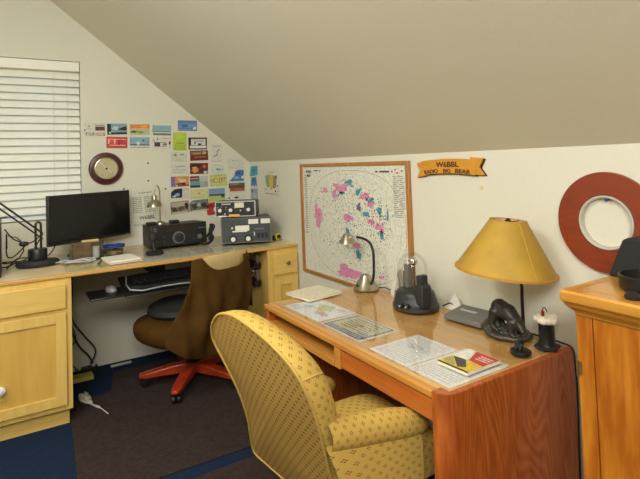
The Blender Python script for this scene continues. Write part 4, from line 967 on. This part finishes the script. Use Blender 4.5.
pink = [(.536,.618,.09,.032),(.462,.576,.036,.033),(.792,.582,.05,.03),(.848,.531,.039,.018),(.852,.431,.038,.024),(.908,.412,.028,.023),(.944,.398,.027,.041),(.614,.436,.065,.025),(.69,.275,.042,.025),(.25,.416,.053,.091),(.603,.088,.16,.032),(.341,.606,.038,.02),(.926,.114,.028,.012)]
sh = []
def ellipse_line(cx, cy, rx, ry, c, wd=.0018, pw=1, n=60):
    for i in range(n):
        a0, a1 = 2*math.pi*i/n, 2*math.pi*(i+1)/n
        def q(a, k): return (cx+(rx+k)*math.copysign(abs(math.cos(a))**pw, math.cos(a)), cy+(ry+k*1.5)*math.copysign(abs(math.sin(a))**pw, math.sin(a)))
        sh.append(('p', c, [q(a0, 0), q(a1, 0), q(a1, wd), q(a0, wd)]))
ellipse_line(.53, .49, .455, .47, '8f917e', .0024, .8)
for k in (.42, .34, .26, .18, .1): ellipse_line(.53, .49, k, k*1.05, 'b2b3a2', .0014)
for c_, ls in (('4f9aa6', teal), ('dd8fb4', pink), ('6d6a72', [(.726,.512,.031,.025)])):
    for o in ls:
        q = mp_(o); q = (q[0], q[1], q[2]*.85, q[3]*.85); sh.append(('b', c_)+q)
        for _ in range(3): sh.append(('b', c_, q[0]+random.uniform(-1, 1)*q[2], q[1]+random.uniform(-1, 1)*q[3], q[2]*.45, q[3]*.45))
sh.append(('b', 'dd8fb4', .52, .09, .11, .03)); sh.append(('b', 'dd8fb4', .43, .12, .05, .03))
for _ in range(640):
    a = random.uniform(0, 6.28); q = random.uniform(0, 1)**.6; cx, cy = .5+.37*q*math.cos(a), .52+.38*q*math.sin(a)
    if random.random() < .55:
        o = mp_(random.choice(teal+pink)); cx, cy = o[0]+random.gauss(0, .035), o[1]+random.gauss(0, .05)
    sh.append(('e', random.choice(['3c3c3c', '4a4440', '7a4a52', '3c3c3c']), cx, cy, random.uniform(.002, .0045), random.uniform(.003, .006)))
for _ in range(40):   # coast scribbles
    cx, cy = random.uniform(.25, .6), random.uniform(.3, .75); dx, dy = random.uniform(-.02, .02), random.uniform(-.02, .02)
    sh.append(('p', '8a8a84', [(cx, cy), (cx+dx, cy+dy), (cx+dx, cy+dy+.003), (cx, cy+.003)]))
sh += [('l', '8f8f88', .02, .35, .05, .93, 26), ('l', '9a9a92', .90, .60, .985, .92, 22), ('l', '3c3c3c', .76, .935, .90, .965, 1), ('e', 'c0303a', .92, .965, .008, .006), ('e', 'c0303a', .935, .94, .009, .006), ('e', 'c0303a', .945, .915, .008, .006), ('e', '2f5a64', .97, .955, .008, .006), ('l', '555550', .14, .95, .22, .975, 1)]
FM = frameM((-.012, mcy, mcz), (0, -1, 0), (0, 0, 1))
flat('map_sheet', None, None, FM, mw, mh, 'e0dfd0', sh, t=.001, parent=fx, rough=.45)
text('WORLD', FM, -.5*mw+.085, .5*mh-.035, .075, .020, M['blackm'], fx, out=.0022, bold=.01); text('MAP', FM, -.5*mw+.085, .5*mh-.062, .05, .020, M['blackm'], fx, out=.0022, bold=.01)
# banner
bn = thing('wooden_sign', (-.012, -2.42, 1.38), 'yellow wooden ribbon sign with routed dark call sign lettering on the knee wall', 'sign')
FB = frameM((-.003, -2.425, 1.437), (0, -1, 0), (0, 0, 1)) @ Matrix.Diagonal((1, .92, 1, 1))
def bow(x): return .012-.34*x*x
def arcband(x0, x1, lo, hi, n=14): return [(x0+(x1-x0)*i/n, bow(x0+(x1-x0)*i/n)+lo) for i in range(n+1)]+[(x1-(x1-x0)*i/n, bow(x1-(x1-x0)*i/n)+hi) for i in range(n+1)]
dkw = plain('dark_routed_wood', '4a2410', .6); yw = wood('yellow_sign_wood', 'd99a2c', 'c88622', 'Y', .4, 5, 50, 10, .3, .4)
ms = MB(); ms.X = FB; ms.prism(arcband(-.175, .175, -.042, .036), 'z', .006, .017); 
tl = [(-.215, .028), (-.150, .040), (-.150, -.045), (-.215, -.052), (-.192, -.012)]; tr_ = [(.22, .045), (.145, .052), (.145, -.035), (.225, -.04), (.195, .0)]
b1 = ms.build('ribbon', [yw], bn, bevel=.002)
for q in (tl, tr_):
    ms = MB(); ms.X = FB; ms.prism(q, 'z', .001, .0125); ms.build('ribbon_tail', yw, bn, bevel=.002)
ms = MB(); ms.X = FB; ms.prism([(x*1.01+.002, y-.003) for x, y in arcband(-.178, .178, -.044, .038)], 'z', .0005, .006)
ms.prism([(x+(.009 if x > 0 else .002), y-.004) for x, y in tr_], 'z', 0, .0009); ms.prism([(x-.002, y-.004) for x, y in tl], 'z', 0, .0009); ms.build('dark_edge', dkw, bn, smooth=False)
text('W6BBL', FB, .006, .018, .15, .030, dkw, bn, out=.0175, bold=.03, ext=.0005)
for s_, x, ang in (('RADIO', -.105, 5), ('BIG', 0.003, 0), ('BEAR', .105, -5)):
    t_ = R(ang); F2 = FB @ Matrix.Translation((x, bow(x)-.028, 0)) @ Matrix.Rotation(t_, 4, 'Z'); text(s_, F2, 0, 0, (.095 if s_ != 'BIG' else .048), .022, dkw, bn, out=.0175, bold=.03, ext=.0005)
tag(MB().box((-.004, -2.63, 1.335), (0, -2.612, 1.352)).build('wall_putty', fm('e6d68a'), bevel=.001), 'small dab of yellow putty on the knee wall below the wooden ribbon sign', 'putty')
# big red ring
rg = thing('wall_ring', (-.01, -3.184, 1.225), 'large red-brown wooden ring with a pale grey inner rim hung on the knee wall', 'wall ring')
ms = MB(); ms.ring([(.098, -.002), (.179, -.002), (.183, -.008), (.181, -.018), (.1, -.018), (.098, -.014)], (0, -3.182, 1.232), 96, ax='x'); ms.build('wooden_ring', M['redwood'], rg)
ms = MB(); ms.ring([(.087, -.002), (.0975, -.002), (.0975, -.020), (.094, -.022), (.089, -.020), (.087, -.012)], (0, -3.182, 1.232), 96, ax='x'); ms.build('inner_rim', plain('pale_grey_rim', 'bdbaa9', .5), rg)
tag(MB().lathe([(0, 0), (.003, 0), (.004, -.016), (.006, -.017), (.006, -.02), (0, -.021)], (0, -3.19, 1.314), 10, ax='x').build('push_pin', plain('blue_pin', '2a4a8a', .4)), 'blue push pin holding the red-brown wooden ring at the top of its hole', 'pin')
# clock / barometer
ck = thing('wall_barometer', (-1.203, -.01, 1.49), 'round wall barometer with mahogany ring and silver dial, above the monitor', 'barometer')
ms = MB(); ms.lathe([(0, -.002), (.122, -.002), (.126, -.01), (.118, -.024), (.09, -.028), (0, -.026)], (-1.203, 0, 1.495), 64, ax='y'); ms.build('wooden_ring', M['mahog'], ck)
ms = MB(); ms.ring([(.078, -.027), (.086, -.027), (.086, -.034), (.08, -.036), (.078, -.032)], (-1.203, 0, 1.495), 64, ax='y'); ms.build('bezel', M['chrome'], ck)
ms = MB(); ms.lathe([(0, -.026), (.079, -.026), (.079, -.030), (0, -.030)], (-1.203, 0, 1.495), 48, ax='y'); dl = ms.build('dial', plain('silver_dial', 'c3bc98', .35, .5, var=.12, scale=12), ck)
ms = MB(); ms.tube([(-1.25, -.032, 1.545), (-1.165, -.032, 1.455)], .0022, 6); ms.build('pointer', M['white'], ck)
ms = MB(); ms.ball((-1.203, -.033, 1.495), (.008, .003, .008)); ms.build('pointer_hub', M['black'], ck)
for x in (-1.222, -1.168): ms = MB(); ms.ring([(.011, -.0300), (.015, -.0300), (.015, -.0315), (.011, -.0315)], (x, 0, 1.453), 24, ax='y'); ms.build('small_dial', M['bright'], ck)

# screws in the gable wall
def at_w(px_x, z_): return px_x, z_
for x, z_, lb in [(-.885, 1.528, 'below the sketched-radio postcard, upper of two'), (-.886, 1.385, 'above the silver lamp, lower of two'), (-.75, 1.312, 'right of the silver lamp arch'), (-1.075, 1.33, 'beside the top corner of the monitor')]:
    tag(MB().lathe([(0, 0), (.007, 0), (.006, -.004), (0, -.005)], (x, 0, z_), 12, ax='y').build('wall_screw', M['blackm']), 'small dark screw in the wall '+lb, 'screw', 'dark screws in the gable wall')

# ------------------------------------------------------------------ sheets and postcards
def card(label, F, w_, h_, base, shapes, cat='postcard', name='postcard', group='postcards on the gable wall', **k):
    return flat(name, label, cat, F, w_, h_, base, shapes, t=.001, group=group, **k)
O = .0008
s_ = thing('notice_sheet', (-.915, -.002, 1.16), 'white printed sheet with a large call sign at the foot, behind the silver lamp', 'sheet')
FS = GW(-.915, 1.168, 2, O)
flat('sheet', None, None, FS, .235, .30, 'd6d6c6', [('l', '8a8a80', .3, .88, .75, .94, 1), ('l', '8a8a80', .10, .38, .40, .82, 9), ('l', '8a8a80', .48, .38, .92, .82, 9), ('l', 'a0a096', .1, .04, .9, .1, 1)], parent=s_, t=.001)
text('W6BBL', FS, .012, -.076, .125, .030, fm('3c3c3a'), s_, bold=.012, out=.0018)
k1 = thing('postcard', (-1.28, -.002, 1.75), 'pale card with red and green call sign letters, leftmost in the top row', 'postcard', 'postcards on the gable wall')
FC = GW(-1.278, 1.80, 0, O)
flat('card', None, None, FC, .15, .105, 'd4d2c2', [('r', '6c3a3c', .52, .42, .98, .72), ('p', '2c4a34', [(.5, .42), (.72, .42), (.62, .62)]), ('r', '9a9a94', .52, .76, .98, .86), ('e', 'a89a9a', .22, .72, .05, .07), ('l', 'a0a09a', .1, .5, .42, .6, 1), ('e', '222222', .02, .45, .03, .06)], parent=k1, t=.001)
for ch, x, c_ in [('T', -.058, '2e3c34'), ('G', -.036, '2e4a38'), ('9', -.014, '3a6a3c'), ('A', .008, '8aa03c'), ('L', .028, 'b8503c'), ('C', .045, 'b8303c'), ('G', .064, '6a2a38')]: text(ch, FC, x, -.036, .017, .024, fm(c_), k1, 'letter', out=.0018, bold=.015)
W_ = 'd8d6c8'
cards = [
 ('dark lake and forest postcard with a white border, second in the top row', (-1.117, 1.805, .156, .095), W_, [('r','7f9fae',.03,.04,.97,.94),('r','20262a',.03,.04,.22,.94),('p','1f2a30',[(.55,.5),(.97,.75),(.97,.35),(.6,.4)]),('b','b9d0d8',.42,.55,.15,.16),('r','2a3a34',.2,.04,.97,.22),('e','c9d4d4',.16,.2,.05,.08),('b','a8b8b0',.6,.2,.08,.06)]),
 ('postcard of an orange sunset over snowy hills, third in the top row', (-.944, 1.80, .159, .093), W_, [('r','d98a3c',.02,.62,.98,.96),('r','d8b08a',.02,.52,.98,.64),('r','b9bf96',.02,.06,.98,.52),('b','4a5a34',.2,.35,.16,.1),('b','f0b04a',.7,.75,.2,.1),('b','8a9a5a',.5,.3,.2,.12),('b','5a5a4a',.85,.3,.12,.06)]),
 ('pale blue sea and sky postcard with a faint red title, fourth in the top row', (-.77, 1.795, .158, .091), W_, [('r','8ab0ba',.02,.36,.98,.96),('r','5f8a8c',.02,.34,.98,.42),('r','5f7a70',.05,.06,.98,.24),('l','c08a94',.3,.66,.65,.82,1)]),
 ('bright blue map postcard with a small white star patch, highest by the slope', (-.554, 1.836, .163, .089), '5b83b4', [('r','6f9ac8',.06,.3,.94,.7),('l','b06a7a',.3,.78,.75,.92,1),('p','e2e2d8',[(.78,.3),(.95,.45),(.94,.15),(.80,.12)]),('b','3f6aa4',.3,.5,.2,.16),('r','8aa8c4',.02,.05,.7,.14)]),
 ('red postcard with white foreign lettering, left end of the second row', (-1.119, 1.698, .156, .09), 'c9483c', [('r','d8583c',.1,.5,.5,.8),('l','e8d4c8',.06,.72,.95,.84,1),('r','e8cfc4',.08,.4,.14,.75),('r','e8cfc4',.36,.4,.42,.75),('l','e2c8bc',.15,.18,.9,.34,1),('b','b83050',.7,.55,.12,.2),('r','5a2a3a',.56,.3,.64,.7),('r','5a2a3a',.86,.2,.9,.6)]),
 ('pale blue sky postcard over a dark treeline, in the second row under the sunset card', (-.947, 1.695, .159, .095), W_, [('r','88aabb',.02,.28,.98,.96),('r','50605c',.02,.26,.98,.36),('b','d0d8d8',.42,.45,.08,.2),('e','2f4a70',.68,.68,.05,.07),('l','7a7a6c',.04,.04,.96,.18,1),('b','3a443c',.2,.32,.16,.05)]),
 ('white postcard with a black sketched radio set and red title, in the second row', (-.772, 1.69, .158, .10), 'd8d5c8', [('r','4a3a38',.12,.22,.42,.58),('r','5a5450',.44,.54,.72,.58),('r','5a5450',.44,.22,.72,.26),('e','6a6460',.6,.4,.05,.1),('e','6a6460',.7,.4,.05,.12),('l','b8505a',.55,.82,.98,.94,1),('p','3c3634',[(.02,.82),(.14,.6),(.16,.62),(.05,.84)]),('p','3c3634',[(.24,.66),(.34,.92),(.28,.92)]),('r','4a4440',.9,.15,.92,.7),('e','4a4440',.91,.5,.05,.16)]),
 ('lime green upright card with a small signature line, left of the black-bordered card', (-.623, 1.703, .114, .152), 'b4cc46', [('l','5f7a2c',.25,.36,.8,.44,1),('r','a8c43c',.03,.02,.97,.34),('b','bcd250',.5,.75,.3,.15)]),
 ('white postcard with a thick black border and cartoon figure, right of the lime card', (-.469, 1.684, .162, .103), '2c2424', [('r','dcdad4',.14,.36,.92,.88),('r','dcdcd4',.06,.1,.96,.32),('l','8a5a60',.2,.74,.8,.86,1),('b','2a2428',.6,.44,.12,.1),('b','6a5a60',.34,.54,.05,.12),('l','3a3230',.3,.6,.85,.7,1)]),
 ('faint white card with grey handwritten letters, just below the lime green card', (-.632, 1.572, .134, .084), 'd0cfbc', [('b','8f8f84',.25,.7,.14,.14),('b','9a9a90',.68,.72,.14,.1),('l','b0af9e',.3,.1,.7,.34,2),('e','8f8f84',.92,.56,.03,.05)]),
 ('dark red and brown postcard with a portrait circle, below the black-bordered card', (-.46, 1.581, .158, .085), '5f2a1c', [('r','8a6a3c',.05,.55,.65,.9),('r','7c1f1c',.06,.1,.94,.5),('b','c9a878',.8,.74,.11,.18),('l','d8c8a8',.2,.68,.6,.8,1),('l','d8b8a0',.25,.3,.9,.4,1)]),
 ('white card with small blue-grey title and rules, left of the two-faces card', (-.631, 1.476, .143, .092), 'd2d2c4', [('l','5a7a8a',.25,.60,.85,.74,1),('l','9aa0a0',.08,.3,.92,.42,1),('l','aeb0a8',.1,.08,.7,.2,1)]),
 ('postcard of two faces with red and dark hair, beside the pale title card', (-.463, 1.47, .158, .094), '6a2a1f', [('b','3a1a14',.28,.7,.28,.26),('b','d8965a',.28,.4,.2,.28),('b','9c3a34',.8,.7,.15,.2),('b','5a2028',.6,.3,.14,.2),('r','b9d0d8',.76,.04,.96,.26),('b','c9704a',.8,.68,.08,.12),('e','4a2018',.2,.42,.03,.05),('e','4a2018',.36,.42,.03,.05)]),
 ('orange and violet landscape postcard, fourth in the column below the lime card', (-.629, 1.367, .151, .086), 'c9945a', [('r','7a68a4',.0,.0,.22,1),('b','4a2a24',.55,.25,.26,.16),('r','b9503a',.22,.0,.99,.2),('b','e0c098',.6,.6,.28,.2),('e','d8d0c0',.3,.1,.06,.08),('e','3a2420',.7,.25,.1,.14)]),
 ('postcard split between dark red letters and teal water, below the two-faces card', (-.466, 1.357, .157, .098), '9ab0b4', [('r','7c2a34',.0,.58,.5,1),('r','6a9aa8',.0,.2,.55,.58),('r','2a3a44',.0,.0,.55,.2),('r','b9c0b0',.55,.55,1,1),('b','c08a8a',.9,.3,.08,.2),('l','d8c8c0',.06,.68,.44,.88,1)]),
 ('card with a dark curved mountain photo filling its left half', (-.631, 1.269, .151, .085), 'd0cfc4', [('p','1f2630',[(0,.06),(0,.6),(.2,.9),(.62,.97),(.62,.3),(.6,.06)]),('b','8fa6c4',.35,.35,.18,.16),('b','c8d0d8',.18,.2,.12,.1),('l','6a6a64',.64,.84,.98,.95,1)]),
 ('pale yellow card with a small orange crest, beside the dark curved mountain card', (-.467, 1.254, .161, .083), 'cfcf96', [('l','c98a4a',.28,.8,.72,.95,1),('b','cf9a5a',.5,.55,.08,.14),('l','b8b88a',.05,.05,.8,.2,1)]),
]
for lb, (x, z_, w_, h_), base, shp in cards: card(lb, GW(x, z_, random.uniform(-2, 2), O), w_, h_, base, shp)
rnd = [(0, .1), (0, .75), (.1, .92), (.22, 1), (1, 1), (1, .0), (.1, .02)]
card('sepia street scene postcard, lowest in the column under the lime card', GW(-.634, 1.152, 3, O), .155, .10, '8f8672', [('r','b9ae98',.04,.55,.96,.92),('b','4a3c30',.2,.35,.16,.2),('b','5a4c3c',.55,.4,.2,.2),('b','2f2620',.85,.6,.1,.3),('r','c9c4b0',.05,.02,.9,.14),('b','3a3028',.05,.5,.05,.14)])
card('grey photo postcard with a clipped round left end, lowest beside the sepia street card', GW(-.47, 1.155, 2, O), .165, .098, '6f7468', [('b','3a4038',.3,.5,.2,.3),('b','aab0a8',.5,.55,.12,.2),('b','2f342e',.75,.45,.16,.25),('r','cfcbb8',.1,.02,.98,.12),('b','8f968c',.2,.75,.14,.1)], outline=rnd)
card('upright white card with a grey map outline, topmost of its column beside the slope', GW(-.304, 1.60, 1, O), .10, .15, 'd6d5c8', [('l','6a6a64',.2,.86,.85,.94,1),('p','8c8c84',[(.2,.25),(.55,.35),(.65,.6),(.8,.72),(.72,.75),(.55,.62),(.48,.42),(.2,.32)]),('r','b8a898',.02,.0,.98,.03)])
card('white card with a blurry blue logo, under the card with the map outline', GW(-.298, 1.46, 0, O), .125, .09, 'd2d4c8', [('b','5f9ab0',.5,.45,.12,.14),('b','4a8aa8',.68,.45,.06,.12),('b','7a8a94',.88,.42,.05,.08),('l','a0b0b4',.3,.8,.7,.9,1),('e','9a9a94',.08,.42,.04,.06)])
hc = thing('postcard', (-.292, -.002, 1.31), 'lime green card with big orange call sign letters', 'postcard', 'postcards on the gable wall')
FH = GW(-.292, 1.361, 2, O); flat('card', None, None, FH, .155, .10, 'bccb72', [('r','ccd08a',.05,.2,.95,.8),('l','7a8a4a',.3,.86,.7,.94,1)], parent=hc, t=.001); text('HC1ERT', FH, 0, 0, .135, .045, fm('b87a34'), hc, bold=.02, out=.0018)
card('blue mountain over a green field postcard, above the red rounded card', GW(-.31, 1.235, 0, O), .15, .115, 'c2c88a', [('r','7a9ab8',.02,.7,.98,.98),('r','4a5a70',.02,.42,.98,.62),('r','8aa0b4',.02,.58,.98,.72),('r','b4c06a',.02,.03,.98,.34),('b','3a4450',.85,.42,.12,.14)])
card('red round-ended card partly hidden behind the upper vintage radio', GW(-.33, 1.12, 4, O), .15, .11, 'b8383a', [('b','d8d0c8',.5,.4,.14,.2),('b','8f2026',.3,.75,.16,.12)], outline=rnd)
card('pale card with a faint grey title, nearest to the ceiling slope corner', GW(-.13, 1.50, 0, O), .142, .098, 'd3d2c4', [('e','8a8a84',.32,.8,.04,.05),('l','a8a8a0',.38,.76,.7,.84,1),('l','b8b8b0',.1,.1,.35,.2,1)])
card('blue wave shaped cut card, right of the lime green call sign card', GW(-.125, 1.395, 0, O), .142, .10, '4f78a8', [('b','3a5a98',.6,.7,.2,.16),('b','8ab0cc',.5,.3,.2,.16),('p','d8dcd8',[(.8,.35),(1,.55),(1,.2),(.85,.2)])], outline=[(0, .0), (.35, .45), (.45, .9), (.6, 1), (1, .98), (1, .0)])
card('red poppy field postcard with a dark sky, under the blue wave card', GW(-.125, 1.285, 0, O), .16, .10, 'd2d0bc', [('r','5a5a44',.03,.62,.97,.95),('r','3f4a30',.03,.5,.97,.64),('r','b04a34',.1,.22,.97,.52),('b','d0603c',.6,.4,.25,.08),('b','8f8a74',.4,.85,.3,.08)], outline=[(0, .2), (.02, .85), (.15, 1), (1, 1), (1, .05), (.1, .02)])
card('white strip card with a small black logo, just above the upper vintage radio', GW(-.14, 1.195, 0, O), .19, .06, 'd6d5c8', [('b','2c2c2c',.55,.6,.12,.16),('e','6a6a64',.2,.55,.06,.1)])
# on the knee wall
kg = 'blue cards on the knee wall'
flat('postcard', 'bright cyan curling card, topmost of the blue cards on the knee wall', 'postcard', KW(-.105, 1.43, 0, O), .155, .088, '49a4c4', [('b','3a90ba',.5,.5,.3,.3)], t=.001, group=kg, outline=[(-.08, -.05), (.12, 1), (1, 1), (1, .12), (.5, .0)])
flat('postcard', 'deep blue card with white lower edge, middle of three knee wall cards', 'postcard', KW(-.10, 1.332, 0, O), .13, .085, '3c86b4', [('b','2f6a9c',.5,.7,.3,.16),('p','c4d4d8',[(0,.0),(.3,.2),(.5,.05),(.8,.25),(1,.0)])], t=.001, group=kg, outline=[(0, 0), (.1, 1), (.9, 1), (1, .0)])
flat('postcard', 'grey-blue photo card, lowest of the blue cards, just above the radio', 'postcard', KW(-.10, 1.225, 0, O), .14, .10, '9aa8b4', [('b','3a444a',.2,.8,.12,.12),('b','b4c0c8',.6,.4,.3,.25)], t=.001, group=kg)
flat('poster', 'small white poster with a green, yellow and brown country map on the knee wall', 'poster', KW(-.450, 1.332, -1, O), .285, .225, 'd9d7ca',
  [('p','8fa884',[(.1,.75),(.38,.8),(.36,.35),(.22,.3),(.12,.5)]),('p','d4bc5a',[(.38,.8),(.62,.78),(.6,.3),(.5,.22),(.36,.34)]),('p','9a8c74',[(.62,.78),(.84,.7),(.82,.45),(.75,.3),(.6,.3)]),('b','6a6458',.8,.72,.07,.06),('b','5a6a5a',.12,.24,.04,.05),('l','4a4a48',.35,.86,.62,.91,1),('l','77776f',.08,.06,.92,.12,1),('b','4a4a48',.9,.4,.03,.05),('b','5a5a54',.75,.2,.05,.05)], t=.001)
